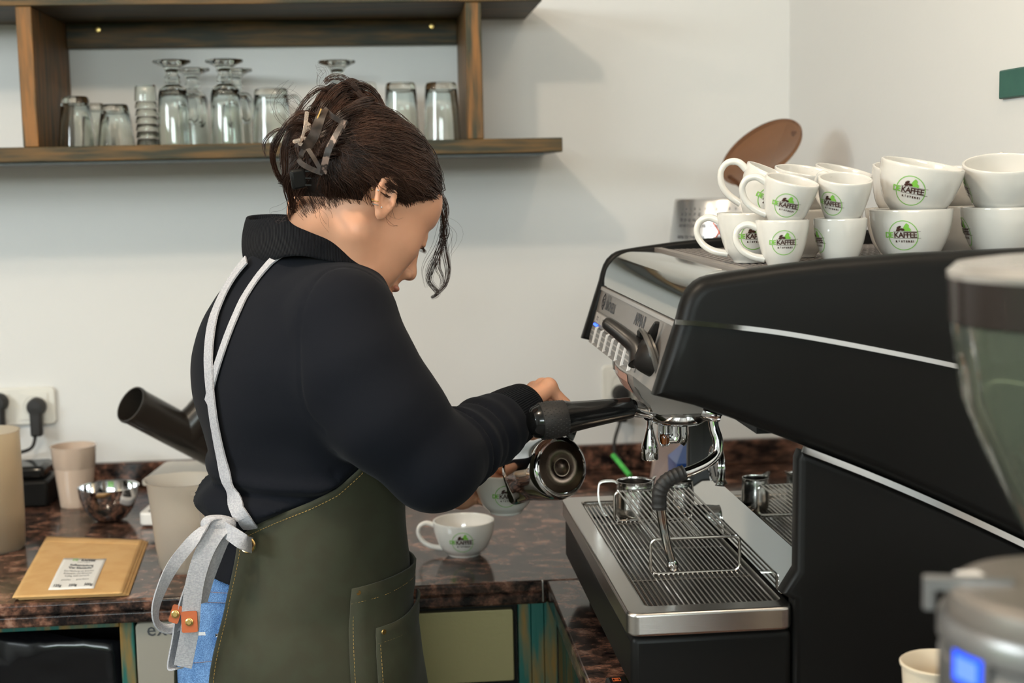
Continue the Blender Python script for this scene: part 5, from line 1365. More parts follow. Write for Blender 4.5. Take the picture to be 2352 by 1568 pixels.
stitches(JN,[(470,1357),(510,1361),(560,1362),(640,1366)],.0045,'waistband_stitching',jeans,JST,r=.0004)
stitches(JN,[(462,1382),(510,1384),(560,1386),(640,1390)],.0040,'waistband_stitching',jeans,JST,r=.0004)
strip(JN,[(398,1462),(440,1456),(500,1459),(556,1458)],.0020,.0042,.0025,'frayed_pocket_edge',FRAY,jeans,label='frayed whitish pocket edge')
stitches(JN,[(396,1524),(440,1522),(500,1522),(560,1521)],.0020,'pocket_stitching',jeans,JST,r=.0004)
strip(JN,[(394,1492),(440,1490),(500,1490),(556,1490)],.0006,.034,.0016,'back_pocket_band',DENIM,jeans)
# ---- shoes
for s in (1,-1):
    h=hipc+SID*.083*s;an=np.array([h[0]-FWD[0]*.02,h[1]-FWD[1]*.02,.0])
    S=Sdf();S.chain([an+[0,0,.045]-FWD*.03,an+[0,0,.040]+FWD*.06,an+[0,0,.032]+FWD*.15],[.042,.042,.032],.02);S.ball(an+[0,0,.08],(.045,.045,.05),.02)
    S.fn(lambda P:.0015-P[:,2],.001,'i')
    V,Q=S.surf((an[0]-.2,an[1]-.2,-.02),(an[0]+.25,an[1]+.25,.16),.006);npmesh('shoe',V,Q,[BLACKG],person,sm=1)
# ---- apron
AZ=np.array;
AB=Sdf();AB.fn(torso(.010,extra=lambda P,a,b:.6*sw_extra(P,a,b)*0),.02)
APE=float(A(545,1400,1.75)[2])
def axis_at(z):
    z=np.atleast_1d(z);return np.stack([smoothi(z,TZc[:,2],TZc[:,0]),smoothi(z,TZc[:,2],TZc[:,1]),z],1)
zcl=float(A(668,1440,1.83)[2])
def radial(theta,z,off):
    """distance from the body axis along angle theta (0=front, - = her right)"""
    zz=np.maximum(z,.62);c=axis_at(zz);a=smoothi(zz,TZc[:,2],TA);b=smoothi(zz,TZc[:,2],TB)
    dx=np.cos(theta);dy=np.sin(theta);pw=2.3
    r=(np.abs(dx/(a+off))**pw+np.abs(dy/(b+off))**pw)**(-1/pw)
    P=np.stack([c[:,0]+r*(dx*FWD[0]+dy*SID[0]),c[:,1]+r*(dx*FWD[1]+dy*SID[1]),z],1);return P
# visible top edge of the right side of the apron: pixels -> (theta,z)
def theta_of(px,py,off=.010):
    P,_=AB.hit([px],[py]);P=P[0];c=axis_at(P[2])[0];q=P-c;return atan2(q@SID,q@FWD),P[2]
te=[theta_of(*p) for p in ((548,1236),(575,1212),(640,1182),(715,1152),(775,1122),(835,1068),(850,1010))]
print('apron edge',[(round(degrees(a)),round(z,3)) for a,z in te])
th_b=te[0][0]
zlow=.42
tt=np.array([t[0] for t in te]);tz_=np.array([t[1] for t in te])
ztop_chest=float(A(850,820,1.8)[2])
def topz(th):
    # symmetric in theta; bib top across the chest
    a=-abs(th)
    if a<tt[-1]: return float(np.interp(a,tt,tz_))
    return float(np.interp(a,[tt[-1],tt[-1]+.12,tt[-1]+.3,0],[tz_[-1],tz_[-1]+.10,ztop_chest,ztop_chest]))
nth,nz=150,120
TE=2.05;ths=np.linspace(th_b,TE,nth);V=[]
for i,th in enumerate(ths):
    zt1=topz(th);zs=zt1+(zlow-zt1)*(np.linspace(0,1,nz))
    sway=.010+np.clip((.98-zs)*.10,0,.04)
    fold_=.0045*np.sin(th*9+zs*9)*np.clip((1.02-zs)*4,0,1)+.003*np.sin(th*5-zs*26+1)*np.clip((1.15-zs)*4,0,1)+.0035*np.sin((zs*38+th*7))*np.exp(-((th+1.1)/.5)**2)*np.exp(-((zs-.98)/.10)**2)
    P=radial(np.full(nz,th),zs,0);D=P-axis_at(np.maximum(zs,.62));D[:,2]=0;D/=np.linalg.norm(D,axis=1)[:,None]
    V.append(P+D*(sway+fold_)[:,None])
V=np.array(V)
Q=[(i*nz+j,i*nz+j+1,(i+1)*nz+j+1,(i+1)*nz+j) for i in range(nth-1) for j in range(nz-1)]
apron=npmesh('apron',V.reshape(-1,3),np.array(Q),[APR],person)
s_=apron.modifiers.new('s','SOLIDIFY');s_.thickness=.0016;s_.offset=0
def ap(th,z,off=0.0):
    """point on the apron at angle th and height z"""
    f=(th-th_b)/(TE-th_b)*(nth-1);i=int(np.clip(floor(f),0,nth-2));fr=f-i;r=[]
    for k in (i,i+1):
        col=V[k];zz=col[:,2][::-1];r.append(np.array([np.interp(z,zz,col[:,c][::-1]) for c in range(3)]))
    p=r[0]*(1-fr)+r[1]*fr;c=axis_at(max(z,.62))[0];d=p-c;d[2]=0;d/=np.linalg.norm(d);return p+d*off
# hem turn and stitching along back edge and top edge
g=G()
def dashes(path,L=.0028,gap=.0017,r=.00038,g=None):
    P=np.array(path);s=np.concatenate([[0],np.cumsum(np.linalg.norm(np.diff(P,axis=0),axis=1))]);t=0
    while t+L<s[-1]:
        a=[np.array([np.interp(v,s,P[:,i]) for i in range(3)]) for v in (t,t+L)];g.tube(a,r,4);t+=L+gap
ins=.055
dashes([ap(th_b+ins,z,.0012) for z in np.linspace(topz(th_b+ins)-.010,.5,60)],g=g)
dashes([ap(th,topz(th)-.009,.0012) for th in np.linspace(th_b+ins,tt[-1],60)],g=g)
g.obj('apron_stitching',STITCH,apron,True,False,kind='stuff')
# pockets: large one on the front with a smaller one on it
def pocket(name,th0,th1,z1,z0,off,parent,slant=0):
    n,m_=24,20;Vp=[];
    for i in range(n):
        th=th0+(th1-th0)*i/(n-1)
        for j in range(m_): z=z1+slant*i/(n-1)+(z0-z1)*j/(m_-1);Vp.append(ap(th,z,off+(.004 if j==0 else .002*(j<3))))
    o=npmesh(name,np.array(Vp),np.array([(i*m_+j,i*m_+j+1,(i+1)*m_+j+1,(i+1)*m_+j) for i in range(n-1) for j in range(m_-1)]),[APR],parent);s_=o.modifiers.new('s','SOLIDIFY');s_.thickness=.003;s_.offset=1
    g=G();dashes([ap(th0+.02,z,off+.0045) for z in np.linspace(z1-.002,z0,40)],g=g,r=.0003);dashes([ap(th,z1+slant*(th-th0)/(th1-th0)-.018,off+.0048) for th in np.linspace(th0,th1,30)],g=g,r=.0003)
    g.obj('pocket_stitching',STITCH,o,True,False,kind='stuff');
    return o
def th_at(px,py):
    P,_=AB.hit([px],[py],off=.012);P=P[0];c=axis_at(P[2])[0];q=P-c;return atan2(q@SID,q@FWD),float(P[2])
p0,z0p=th_at(816,1356)
print('pocket th',degrees(p0),z0p)
pk=pocket('pocket',p0,-p0*.55+.2,z0p,z0p-.30,.003,apron,.010)
p1_,z1p=th_at(866,1443)
pk2=pocket('small_pocket',p1_,p1_+.8,z1p,z1p-.18,.0085,apron,.008)
for th,z,of in ((p0+.05,z0p-.006,.0075),(p1_+.05,z1p-.006,.0130)):
    p=ap(th,z,of);c=axis_at(z)[0];n_=p-c;n_[2]=0;G().lathe([(.0,.0016),(.003,.0016),(.0042,0)],16,axm(p,n_)).obj('rivet',BRASS,apron,True,label='brass rivet')
# eyelet with gold ring
eo,_=AB.hit([570],[1250],off=.012);eo=eo[0];c=axis_at(eo[2])[0];n_=eo-c;n_[2]=0;n_/=np.linalg.norm(n_)
mt=axm(eo+n_*.0015,np.array([.0,-1,0])*.5+n_*.5)
G().lathe([(.0088,.0),(.0102,.0012),(.0090,.0024),(.0072,.0018),(.0068,-.001),(.0088,-.001)],36,mt,closed=True).obj('eyelet',GOLD,apron,True,label='gold eyelet ring')
G().lathe([(0,.0006),(.0069,.0006)],24,mt).obj('eyelet_opening',mat('dark_cloth_opening',(.006,.007,.010),.9),apron,True)
# ---- straps
def strap(name,pts,width,off,sdf=SW,wdir=None,n=8,th=.0022,free=None,wn=None):
    P,N_=sdf.hit([p[0] for p in pts],[p[1] for p in pts],off=off);P=spline(P,n)
    P=sdf.snap(P,off)
    for _ in range(30):
        Ps=P.copy();Ps[1:-1]=(P[:-2]+P[2:])/2;v=sdf.ev(Ps)-off;P=np.where((v>=-.0005)[:,None],Ps,P)
    N_=sdf.grad(P);T=np.gradient(P,axis=0);W=np.cross(T,N_)
    for _ in range(8): W[1:-1]=(W[:-2]+W[1:-1]+W[2:])/3
    g=G();ribbon(g,P,W,width,th)
    o=g.obj(name,WEB,person,True,auto=30);return P
# strap from the right shoulder down across the back
strap('apron_strap',[(712,569),(680,571),(645,583),(605,615),(572,660),(545,715),(522,770),(503,825),(487,880),(476,925)],.0135,.004)
strap('apron_strap',[(566,596),(543,620),(513,668),(493,715),(482,770),(478,830),(480,880),(486,930),(494,985),(505,1045),(520,1105),(538,1150),(560,1190),(578,1216)],.0205,.0065)
# waist tie from the eyelet to the back knot
g=G()
def free_ribbon(name,pts,width,wd,th=.0020,n=8,flip=None):
    P=spline([A(*p) for p in pts],n);wd=np.array(wd,float)
    if wd.ndim==2:
        t=np.linspace(0,1,len(wd));wd=np.stack([np.interp(np.linspace(0,1,len(P)),t,wd[:,i]) for i in range(3)],1)
    g=G();ribbon(g,P,wd,width,th);return g.obj(name,WEB,person,True,auto=30)
UPI=upv;RI=right;IN=fwd
free_ribbon('waist_tie',[(578,1252,1.690),(562,1246,1.668),(535,1228,1.672),(505,1208,1.690),(480,1200,1.700)],.0185,[UPI,UPI*.9-RI*.1+IN*.2,UPI])
Yk=1.690
free_ribbon('tie_loop',[(512,1202,Yk),(478,1205,Yk-.01),(440,1245,Yk-.02),(400,1295,Yk-.025),(374,1345,Yk-.025),(358,1395,Yk-.02),(362,1432,Yk-.012),(385,1444,Yk-.005),(412,1436,Yk),(425,1425,Yk)],.0150,[RI*.8+UPI*.6,RI*.8+UPI*.5,RI*.8+IN*.3,RI*.5+IN*.8,IN*.9+UPI*.3,UPI*.5+IN*.8,UPI*.6+IN*.6])
free_ribbon('tie_tail',[(520,1204,Yk-.004),(492,1228,Yk-.012),(466,1275,Yk-.018),(448,1335,Yk-.020),(440,1390,Yk-.02),(437,1440,Yk-.02),(428,1490,Yk-.018),(420,1530,Yk-.014)],.0215,[RI,RI+IN*.2,RI*.9+IN*.3,RI])
free_ribbon('tie_tail',[(505,1204,Yk+.003),(470,1250,Yk-.006),(448,1310,Yk-.008),(425,1370,Yk-.010),(410,1420,Yk-.010),(402,1470,Yk-.006),(394,1530,Yk-.004),(412,1534,Yk-.012)],.0140,[RI*.5+IN*.8,RI*.5+IN*.8,RI*.3+IN,RI*.6+IN*.8])
free_ribbon('tie_tail',[(528,1206,Yk+.006),(512,1240,Yk-.004),(492,1290,Yk-.006),(474,1340,Yk-.004),(462,1385,Yk)],.0200,[RI*.6+IN*.8,RI*.5+IN*.8])
kn=A(500,1202,Yk+.004);K_=Sdf();K_.ball(kn,(.020,.012,.010),.01);K_.cone(A(480,1200,Yk),A(525,1208,Yk),.007,.008,.008)
Vk,Qk=K_.surf(kn-.05,kn+.05,.002);npmesh('tie_knot',Vk,Qk,[WEB],person,sm=1)
def tab(px,py,Y,w,h,ang,label):
    c=A(px,py,Y);P=rrect(-w/2,-h/2,w/2,h/2,.0022,3);ca,sa=cos(ang),sin(ang)
    Vt=[];
    for dz in (0,.0022):
        for x,y in P: X=x*ca-y*sa;Yy=x*sa+y*ca;Vt.append(c+RI*X+UPI*Yy-IN*dz)
    n=len(P);o=mesh('leather_tab',Vt,[tuple(range(n)),tuple(range(n,2*n))[::-1]]+[(i,n+i,n+(i+1)%n,(i+1)%n) for i in range(n)],LEATH,person,True,False,label)
    G().lathe([(0,.0022),(.0028,.0022),(.0034,.0016),(.0048,.0012),(.0052,0)],24,axm(c-IN*.0022,-IN)).obj('snap_button',BRASS,o,True,label='brass snap button')
tab(436,1427,Yk-.0235,.0190,.0250,.05,'tan leather tab with brass snap')
tab(404,1409,Yk-.0150,.0120,.0215,-.30,'tan leather tab with brass snap, partly hidden')
# ---- hair
CAPC=Hd(-.014,0,.020);CR=np.array([.101,.083,.0775])
def capp(d,off=0.):
    """point on the hair cap in head-frame direction d"""
    d=np.array(d,float);d/=np.linalg.norm(d);t=1/np.linalg.norm(d/(CR+off));return np.array([-.014,0,.020])+d*t
HC=Sdf()
HC.ball(CAPC,CR,.01,R=HR)
HC.ball(Hd(-.068,0,.008),(.046,.058,.066),.02,R=HR)
# carve away the face, ears and neck
HC.fn(lambda P:-(((P-HEADC)@HR)@np.array([.80,0,-.60])-.0395),.006,'i') if False else None
def face_cut(P):
    q=(P-HEADC)@HR;x,y,z=q[:,0],np.abs(q[:,1]),q[:,2]
    front=(x*.75-z-.003)*.8             # forehead and temple hairline
    ear=.0195-np.sqrt((x-_e[0]-.002)**2+(z-_e[2]+.001)**2)   # clear around the ear
    nape=(np.interp(y,[0,.037,.051,.069,.079,.09],[-.060,-.049,-.038,-.016,.001,.02])-z)*.75
    return np.maximum.reduce([front,np.where(y>.03,ear,-1),np.where(x<-.004,nape,-1)])
HC.fn(face_cut,.008,'i')
V,Q=HC.surf(HEADC-.17,HEADC+.17,.0032)
hair=npmesh('hair',V,Q,[HAIRC],person,sm=1)
rng=np.random.RandomState(5)
SG=[];SR=[]           # strands: list of (points, radius)
def strands_mesh(name,strands,m,parent,seg=3,label=None):
    Vs=[];Qs=[];o=0;ang=np.arange(seg)*2*pi/seg
    for P,r in strands:
        P=np.asarray(P);n=len(P);T=np.gradient(P,axis=0);T/=np.linalg.norm(T,axis=1)[:,None]+1e-12
        u=np.cross(T,[.31,.52,.79]);u/=np.linalg.norm(u,axis=1)[:,None]+1e-12;v=np.cross(T,u)
        R=r*np.interp(np.linspace(0,1,n),[0,.15,.8,1],[.7,1,.9,.25])
        ring=P[:,None]+R[:,None,None]*(np.cos(ang)[None,:,None]*u[:,None]+np.sin(ang)[None,:,None]*v[:,None])
        Vs.append(ring.reshape(-1,3));i=np.arange(n-1)[:,None];j=np.arange(seg)[None];j2=(j+1)%seg
        q=np.stack([o+i*seg+j,o+i*seg+j2,o+(i+1)*seg+j2,o+(i+1)*seg+j],-1).reshape(-1,4);Qs.append(q);o+=n*seg
    return npmesh(name,np.concatenate(Vs),np.concatenate(Qs),[m],parent,kind='stuff',label=label)
_c=(A(748,325,1.695)-HEADC)@HR;CLIPD=_c-np.array([-.014,0,.020]);CLIPD=CLIPD/np.linalg.norm(CLIPD)      # direction (head frame) where the hair is gathered
CLIPP=capp(CLIPD,.006)
def to_world(P): return HEADC+np.asarray(P)@HR.T
strands=[]
# dense covering of the skull: roots all over the cap outside face/ear, laid towards the clip
C0=np.array([-.014,0,.020])
def capv(D,off): D=D/np.linalg.norm(D,axis=-1,keepdims=True);off=np.asarray(off)[...,None];return C0+D/np.linalg.norm(D/(CR+off),axis=-1,keepdims=True)
D=rng.randn(60000,3);D/=np.linalg.norm(D,axis=1)[:,None]
fc=face_cut(to_world(capv(D,np.zeros(len(D)))));dist=np.arccos(np.clip(D@CLIPD,-1,1))
rnd=rng.rand(len(D));edge=(fc>-.012)
keep=(dist>.35)&(fc<.007)&((fc<0)|(rnd>fc/.008));idx=np.where(keep)[0]
inn=idx[~edge[idx]][:4600];ed=idx[edge[idx]][:3400];sel=np.concatenate([inn,ed])
D=D[sel];fc=fc[sel];dist=dist[sel];n0=len(D);nt_=14
e1_=np.cross(CLIPD,[0,0,1.]);e1_/=np.linalg.norm(e1_);e2_=np.cross(CLIPD,e1_);phi=np.arctan2(D@e2_,D@e1_)
clump=np.sin(23*phi+1.5*np.sin(3*dist))*.5+.5*np.sin(41*phi+2.)
off=np.maximum(0,.0015+.0028*clump+rng.uniform(0,.0022,n0));fly=rng.rand(n0)>.94;off[fly]=rng.uniform(.004,.009,fly.sum())
sag=rng.uniform(-1,1.2,n0)*np.where(D[:,1]<0,1,-1)*.35+.5*np.sin(4*phi)
t=np.linspace(0,1,nt_)[None,:];w=dist[:,None];ph=rng.rand(n0)[:,None]*6
side=np.cross(D,CLIPD);side/=np.linalg.norm(side,axis=1)[:,None]+1e-9
DD=(np.sin((1-t)*w)[...,None]*D[:,None]+np.sin(t*w)[...,None]*CLIPD)/np.maximum(np.sin(w),1e-4)[...,None]
DD=DD+side[:,None]*(.10*np.sin(pi*t)*sag[:,None]+.05*np.sin(6*t+ph)*np.sin(pi*t)+.02*np.sin(15*t*w+3*phi[:,None]))[...,None]
root_off=np.where(fc>0,-.004,np.where(fc>-.003,-.0005,off))
offs=root_off[:,None]+(off[:,None]-root_off[:,None])*np.clip(t*14/3,0,1)+.004*np.sin(pi*t)
WP=to_world(capv(DD,offs).reshape(-1,3)).reshape(n0,nt_,3)
rad=rng.uniform(.00022,.00048,n0)
strands+=[(WP[k],rad[k]) for k in range(n0)]
# bun: looping locks around the gathering point above the clip
BC=A(798,262,1.775)
def lock(P,n,spread,r=.0006,jit=1.):
    P=np.array(P);out=[]
    T=np.gradient(P,axis=0);T/=np.linalg.norm(T,axis=1)[:,None]+1e-9
    u=np.cross(T,[.2,.9,.3]);u/=np.linalg.norm(u,axis=1)[:,None]+1e-9;v=np.cross(T,u)
    t=np.linspace(0,1,len(P))
    for k in range(n):
        a=rng.rand()*2*pi;rr=spread*sqrt(rng.rand());tw=rng.uniform(-1.2,1.2);ph=rng.rand()*6
        env=(.35+.65*np.sin(pi*np.clip(t*.9+.08,0,1)))
        off=(np.cos(a+tw*t)[:,None]*u+np.sin(a+tw*t)[:,None]*v)*(rr*env)[:,None]+(np.sin(7*t+ph)*.0012*jit)[:,None]*u
        out.append((P+off,r*rng.uniform(.45,.85)))
    return out
gat=to_world([CLIPP+[.0,0,.01]])[0]
def bunP(a,b,c): return BC+RI*a+UPI*b+IN*c
for k in range(46):
    # each lock rises from the clip, loops over and tucks back
    a0=rng.uniform(0,2*pi);tilt=rng.uniform(-1.2,1.2);R1=rng.uniform(.022,.036);R2=rng.uniform(.016,.034)
    ax=np.array([cos(a0),sin(a0)*.7,rng.uniform(-.5,.5)])
    e1=RI*cos(tilt)+IN*sin(tilt);e2=UPI*.95+IN*rng.uniform(-.3,.3)
    c=bunP(rng.uniform(-.012,.012),rng.uniform(-.010,.008),rng.uniform(-.014,.014))
    st=rng.uniform(0,2*pi);sw=rng.uniform(3.6,5.6)*(1 if rng.rand()<.5 else -1)
    P=[c+e1*R1*cos(st+sw*t)+e2*R2*sin(st+sw*t)+IN*.006*sin(5*t+a0) for t in np.linspace(0,1,20)]
    strands+=lock(P,34,.0052,.00062)
# locks from the gathering point up into the bun, and the twist over the clip
for px0,py0,Y0,px1,py1,Y1,px2,py2,Y2 in ((700,330,1.70,745,285,1.705,800,225,1.745),(735,320,1.69,790,290,1.70,835,250,1.75),(760,315,1.69,820,300,1.71,868,275,1.77),(720,290,1.72,750,240,1.72,790,200,1.76),(745,300,1.70,800,262,1.70,850,235,1.76),(700,300,1.73,730,250,1.74,765,205,1.78),(770,325,1.69,840,318,1.72,880,285,1.77),(740,360,1.685,760,320,1.685,780,280,1.71)):
    P=spline([A(px0,py0,Y0),A(px1,py1,Y1),A(px2,py2,Y2),A(px2+18,py2+24,Y2+.02)],6);strands+=lock(P,70,.0085,.0006)
# loose loops to the left of the clip and hanging ends
loose=[[(720,285,1.72),(670,285,1.70),(628,330,1.70),(632,390,1.71),(660,430,1.72)],
[(735,270,1.72),(690,262,1.70),(650,300,1.69),(625,360,1.70),(640,412,1.72)],
[(740,280,1.73),(690,285,1.71),(655,330,1.70),(655,400,1.71),(640,412,1.72)],
[(700,300,1.72),(640,298,1.70),(606,325,1.70),(610,362,1.70)],
[(720,340,1.70),(690,370,1.69),(660,420,1.70),(668,470,1.72),(662,505,1.74)],
[(700,380,1.71),(675,400,1.70),(662,440,1.71),(680,480,1.73),(672,500,1.75)],
[(715,395,1.70),(690,430,1.70),(676,470,1.72),(690,500,1.74)],
[(760,215,1.74),(735,205,1.73),(700,235,1.72),(672,282,1.71)],
[(850,245,1.76),(880,262,1.75),(890,285,1.74),(884,300,1.73)],
[(745,190,1.76),(765,178,1.76),(800,185,1.76),(830,215,1.76)],
[(720,300,1.71),(690,330,1.69),(700,380,1.69),(680,430,1.70),(700,470,1.71)]]
for i,L in enumerate(loose): strands+=lock(spline([A(*p) for p in L],7),[30,24,26,9,40,26,40,20,14,20,40][i],[.0042,.0038,.004,.0022,.006,.0035,.006,.004,.003,.004,.006][i],.00050)
# lower back hair towards the nape
for k in range(12):
    y=rng.uniform(-.06,.03);p0=capp((-.55,y*8,-.15+.1*rng.rand()),.004);p1=capp((-.75,y*5,-.55),.006);p2=p1+np.array([-.01,0,-.018*rng.rand()])
    strands+=lock(spline([to_world([CLIPP+[.0,y*.3,-.02]])[0],to_world([p0])[0],to_world([p1])[0],to_world([p2])[0]],6),26,.009,.0006)
# front lock by the face, wavy, hanging down
front=[[(1003,445,1.845),(1018,500,1.855),(1020,545,1.86),(1005,590,1.865),(985,640,1.865),(1004,672,1.865),(990,684,1.865)],
[(1008,440,1.85),(1024,480,1.86),(1016,530,1.865),(1022,575,1.865),(1030,620,1.865),(1022,655,1.865),(992,684,1.865)],
[(1000,440,1.85),(1012,480,1.86),(1024,530,1.86),(1008,570,1.86),(1006,610,1.862),(1016,640,1.862),(1010,668,1.862)],
[(1004,430,1.85),(1022,470,1.86),(1012,520,1.86),(1002,565,1.865),(978,615,1.865),(980,660,1.865)]]
for i,L in enumerate(front):
    lk=lock(spline([A(*p) for p in L],8),[26,22,12,5][i],[.0052,.0046,.006,.006][i],.00042)
    strands+=lk
# hair along the forehead and temple edge sweeping back over the ear
for k in range(46):
    u=k/45;s0=[(1003-8*u,470+4*u,1.85-.02*u),(985-30*u,430+25*u,1.80-.04*u),(930-40*u,400+5*u,1.72),(860-50*u,385+5*u,1.695),(790,350+10*u,1.69)]
    strands+=lock(spline([A(*p) for p in s0],5),7,.0075,.0005)
for s0 in ([(1000,460,1.84),(975,472,1.80),(940,476,1.765),(926,462,1.722),(920,430,1.705)],[(1006,440,1.85),(990,470,1.82),(955,480,1.775),(932,470,1.735),(924,440,1.71)],[(960,400,1.75),(940,440,1.745),(930,470,1.74),(926,455,1.72),(916,420,1.70)]):
    strands+=lock(spline([A(*p) for p in s0],6),40,.0075,.0005)
for k in range(46):
    y=rng.uniform(-1,1);s0=[(928+18*rng.rand(),470+12*rng.rand(),1.735),(930,440,1.712),(908,402,1.700),(850,385,1.694),(800,360,1.69)]
    strands+=lock(spline([A(*p) for p in s0],5),3,.006,.0005)
# fine flyaways
for L,n in (([(690,300,1.72),(650,270,1.71),(640,230,1.70),(670,190,1.72)],7),([(735,200,1.75),(750,165,1.75),(730,150,1.76)],8),([(700,250,1.73),(660,215,1.73),(640,240,1.72)],8),([(790,500,1.735),(800,520,1.735),(830,540,1.735)],5),([(905,470,1.715),(900,510,1.72),(950,515,1.79),(985,500,1.83)],3),([(890,480,1.712),(905,500,1.72),(925,500,1.74)],6),([(720,470,1.70),(740,500,1.71),(760,540,1.72)],8),([(670,470,1.74),(640,490,1.74),(625,500,1.74)],6),([(1015,500,1.86),(1045,540,1.86),(1030,600,1.86)],4)):
    strands+=lock(spline([A(*p) for p in L],6),n,.012,.00022,2.)
nn_=420;u=rng.rand(nn_);ax_=np.array([694,734,771,817,859.]);ay_=np.array([486,464,460,432,418.])
px=694+165*u;py=np.interp(px,ax_,ay_)+rng.uniform(-6,24,nn_)
P0,N0=B.hit(px,py)
for k in range(nn_):
    b=P0[k];up_=RI*-.35*(.3+rng.rand())+UPI*(.5+.5*rng.rand());up_/=np.linalg.norm(up_);L=rng.uniform(.008,.024)
    strands.append((np.array([b-N0[k]*.0005,b+up_*L*.4+N0[k]*.0022,b+up_*L+N0[k]*.0030]),.0002))
strands_mesh('hair_strands',strands,HAIR,hair)
print('strands',len(strands))
# eyelashes and brow
lash=[]
for s in (-1,):
    for k in range(20):
        a=-1+2*k/19;p=np.array([.0862+.004*(1-a*a)-.004*abs(a),(.031+.0135*a)*s,-.0095]);lash.append((to_world([p,p+[.004,.001*a*s,-.002],p+[.0075,.003*a*s,-.0025]]),.00028))
for s in (1,-1): lash.append((to_world([[.0862+.004*(1-a*a)-.004*abs(a),(.031+.0135*a)*s,-.0095] for a in np.linspace(-1,1,12)]),.0008))
strands_mesh('eyelashes',lash,HAIR,person)
# lips tint: thin shells over the lips
for zc,rr in ((-.0655,(.0087,.0190,.0056)),(-.0760,(.0091,.0169,.0060))):
    L=Sdf();L.ball(Hd(.0987 if zc>-.07 else .0957,0,zc),rr,.004,R=HR);L.ball(Hd(.103,0,-.0710),(.0075,.0230,.0010),.002,'s',R=HR)
    Vl,Ql=L.surf(Hd(.1,0,zc)-.03,Hd(.1,0,zc)+.03,.0012);npmesh('lip',Vl,Ql,[LIP],person,sm=1)
# earrings
def ring(px,py,Y,r,t,nrm,m,name='earring',label=None):
    c=A(px,py,Y);G().tube([tuple(axm(c,nrm)@Vector((r*cos(2*pi*k/20),r*sin(2*pi*k/20),0))) for k in range(20)],t,8,closed=True).obj(name,m,person,True,label=label)
eP,_=B.hit([861,862,876,855,869],[460,468,476,436,437])
def ringp(c,r,t,nrm,m,label): G().tube([tuple(axm(c,nrm)@Vector((r*cos(2*pi*k/20),r*sin(2*pi*k/20),0))) for k in range(20)],t,8,closed=True).obj('earring',m,person,True,label=label)
ringp(eP[0],.0042,.00075,(.3,-.2,.9),GOLD,'gold hoop earring');ringp(eP[1],.0040,.0006,(.3,-.2,.9),CHROME,'thin silver hoop earring')
for i,m in ((2,CHROME),(3,GOLD),(4,CHROME)):
    g=G();g.lathe([(0,-.0012),(.0011,-.0006),(.0013,0),(.0011,.0008),(0,.0013)],12,Matrix.Translation(Vector(eP[i]+np.array([0,-.001,0])))).obj('ear_stud',m,person,True)
# hair claw: translucent dark frame with teeth
CLAW=mat('tortoise_clip_plastic',(.012,.008,.006),.42,trans=.0,ior=1.3,col2=(.045,.030,.022),nscale=60,spec=.4)
CLEAR=mat('clear_clip_plastic',(.85,.72,.62),.08,trans=.8,ior=1.3)
cl=thing_claw=bpy.data.objects.new('hair_claw',None);COL.objects.link(cl);cl.parent=person;cl['label']='translucent brown claw clip holding the hair up';cl.empty_display_size=.02
def W3(px,py,Y): return A(px,py,Y)
arc=spline([W3(792,278,1.672),W3(772,312,1.660),W3(752,352,1.656),W3(742,398,1.662)],6)
ribbon(G(),arc,RI*.8+UPI*.3,.0075,.0035).obj('clip_bar',mat('tortoise_bar',(.20,.14,.115),.45,col2=(.018,.012,.010),nscale=120,nlo=.42,nhi=.50),cl,True,auto=30,label='mottled curved bar')
for nm,L,w_ in (('clip_frame',[(742,398,1.662),(715,388,1.664),(690,372,1.670),(692,355,1.672),(706,335,1.672)],.0060),('clip_frame',[(790,282,1.672),(765,268,1.676),(745,250,1.684)],.0060),('clip_leaf',[(700,345,1.672),(722,310,1.668),(735,275,1.672),(745,252,1.682)],.0120),('clip_leaf',[(706,340,1.672),(724,368,1.664),(738,392,1.662)],.0050)):
    ribbon(G(),spline([W3(*p) for p in L],6),RI*.9+UPI*.2 if 'leaf' in nm else UPI*.8+RI*.2,w_,.0028).obj(nm,CLAW,cl,True,auto=30)
g=G()
for (a_,b_) in (((705,258),(690,330)),((700,300),(712,290)),((694,316),(706,322)),((688,330),(702,338)),((704,282),(714,296)),((676,325),(700,318))): g.tube([W3(*a_,1.685),W3((a_[0]+b_[0])/2+3,(a_[1]+b_[1])/2,1.675),W3(*b_,1.680)],[.0025,.0022,.0012],8)
g.obj('clip_teeth',CLEAR,cl,True,kind='stuff',label='clear plastic teeth')
for a_,b_ in (((738,250),(727,277)),((750,266),(741,280))): G().tube([W3(*a_,1.675),W3(*b_,1.672)],.0009,6).obj('clip_spring',GOLD,cl,True)
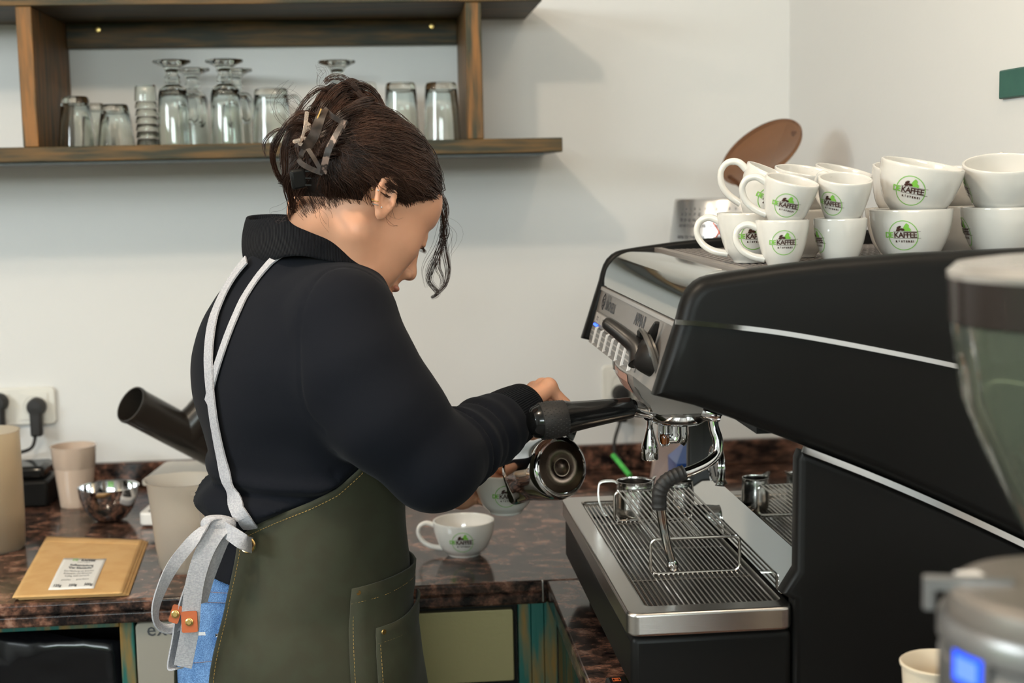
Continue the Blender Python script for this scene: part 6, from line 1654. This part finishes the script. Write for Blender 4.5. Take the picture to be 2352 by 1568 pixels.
# small black claw clip lower
o=box('small_hair_clip',(-.0115,-.004,-.0115),(.0065,.004,.0115),BLACKP,person,world=False,bv=.003,label='small black hair clip')
c=A(690,410,1.672);o.location=Vector(c)-person.location;o.rotation_euler=(.1,-.15,.3)
for k in range(3): G().tube([c+RI*.006+UPI*(.008-.008*k)-IN*.004,c+RI*.013+UPI*(.008-.008*k)-IN*.003],.0012,6).obj('clip_tooth',BLACKP,person,True)
# ================================================================ LATTE CUP AND POURING PITCHER IN HER HANDS
lt=cup('c',tuple(cupbase),'white coffee cup with logo held in her left hand under the pouring pitcher',125,-93,name='coffee_cup')
G().lathe([(0,.0475),(.030,.0475),(.0425,.0470)],40).obj('milk_coffee',mat('milky_coffee',(.42,.22,.11),.25,col2=(.60,.40,.25),nscale=60),lt,label='light brown coffee surface')
pbase=A(1290,1072,1.862);pax=np.array([-.42,.88,-.22]);pax/=np.linalg.norm(pax)
Hp,Rp=.090,.0440
# pitcher frame: z=axis ; handle (-x local) must point up towards the hand
zax=Vector(pax);hv=Vector((.55,.1,.83));hv=(hv-zax*hv.dot(zax)).normalized();xax=-hv;yax=zax.cross(xax)
Mx=Matrix((xax,yax,zax)).transposed()
pit=pitcher(tuple(pbase),'large shiny milk pitcher tilted in her right hand, its base facing the camera',0,Rp,Hp,rot=Mx.to_euler(),name='milk_pitcher',mt=CHROME,handle=False)
g=G();hp=spline([(-Rp*.86,0,Hp*.93),(-Rp*1.25,0,Hp*.95),(-Rp*1.75,0,Hp*.78),(-Rp*1.85,0,Hp*.45),(-Rp*1.5,0,Hp*.16),(-Rp*1.0,0,Hp*.12)],5)
ribbon(g,hp,(0,1,0),.012,.0025).obj('handle',CHROME,pit)
G().lathe([(0,-.0010),(.009,-.0009),(.010,-.0004),(.0135,-.0004),(.0145,-.0009),(.0270,-.0009),(.0285,-.0003),(.0335,-.0004),(.0350,.0002)],48).obj('base_relief',mat('dark_reflection_base_steel',(.085,.06,.045),.24,1),pit)  # dark reflection of the machine is painted into the steel colour of the base
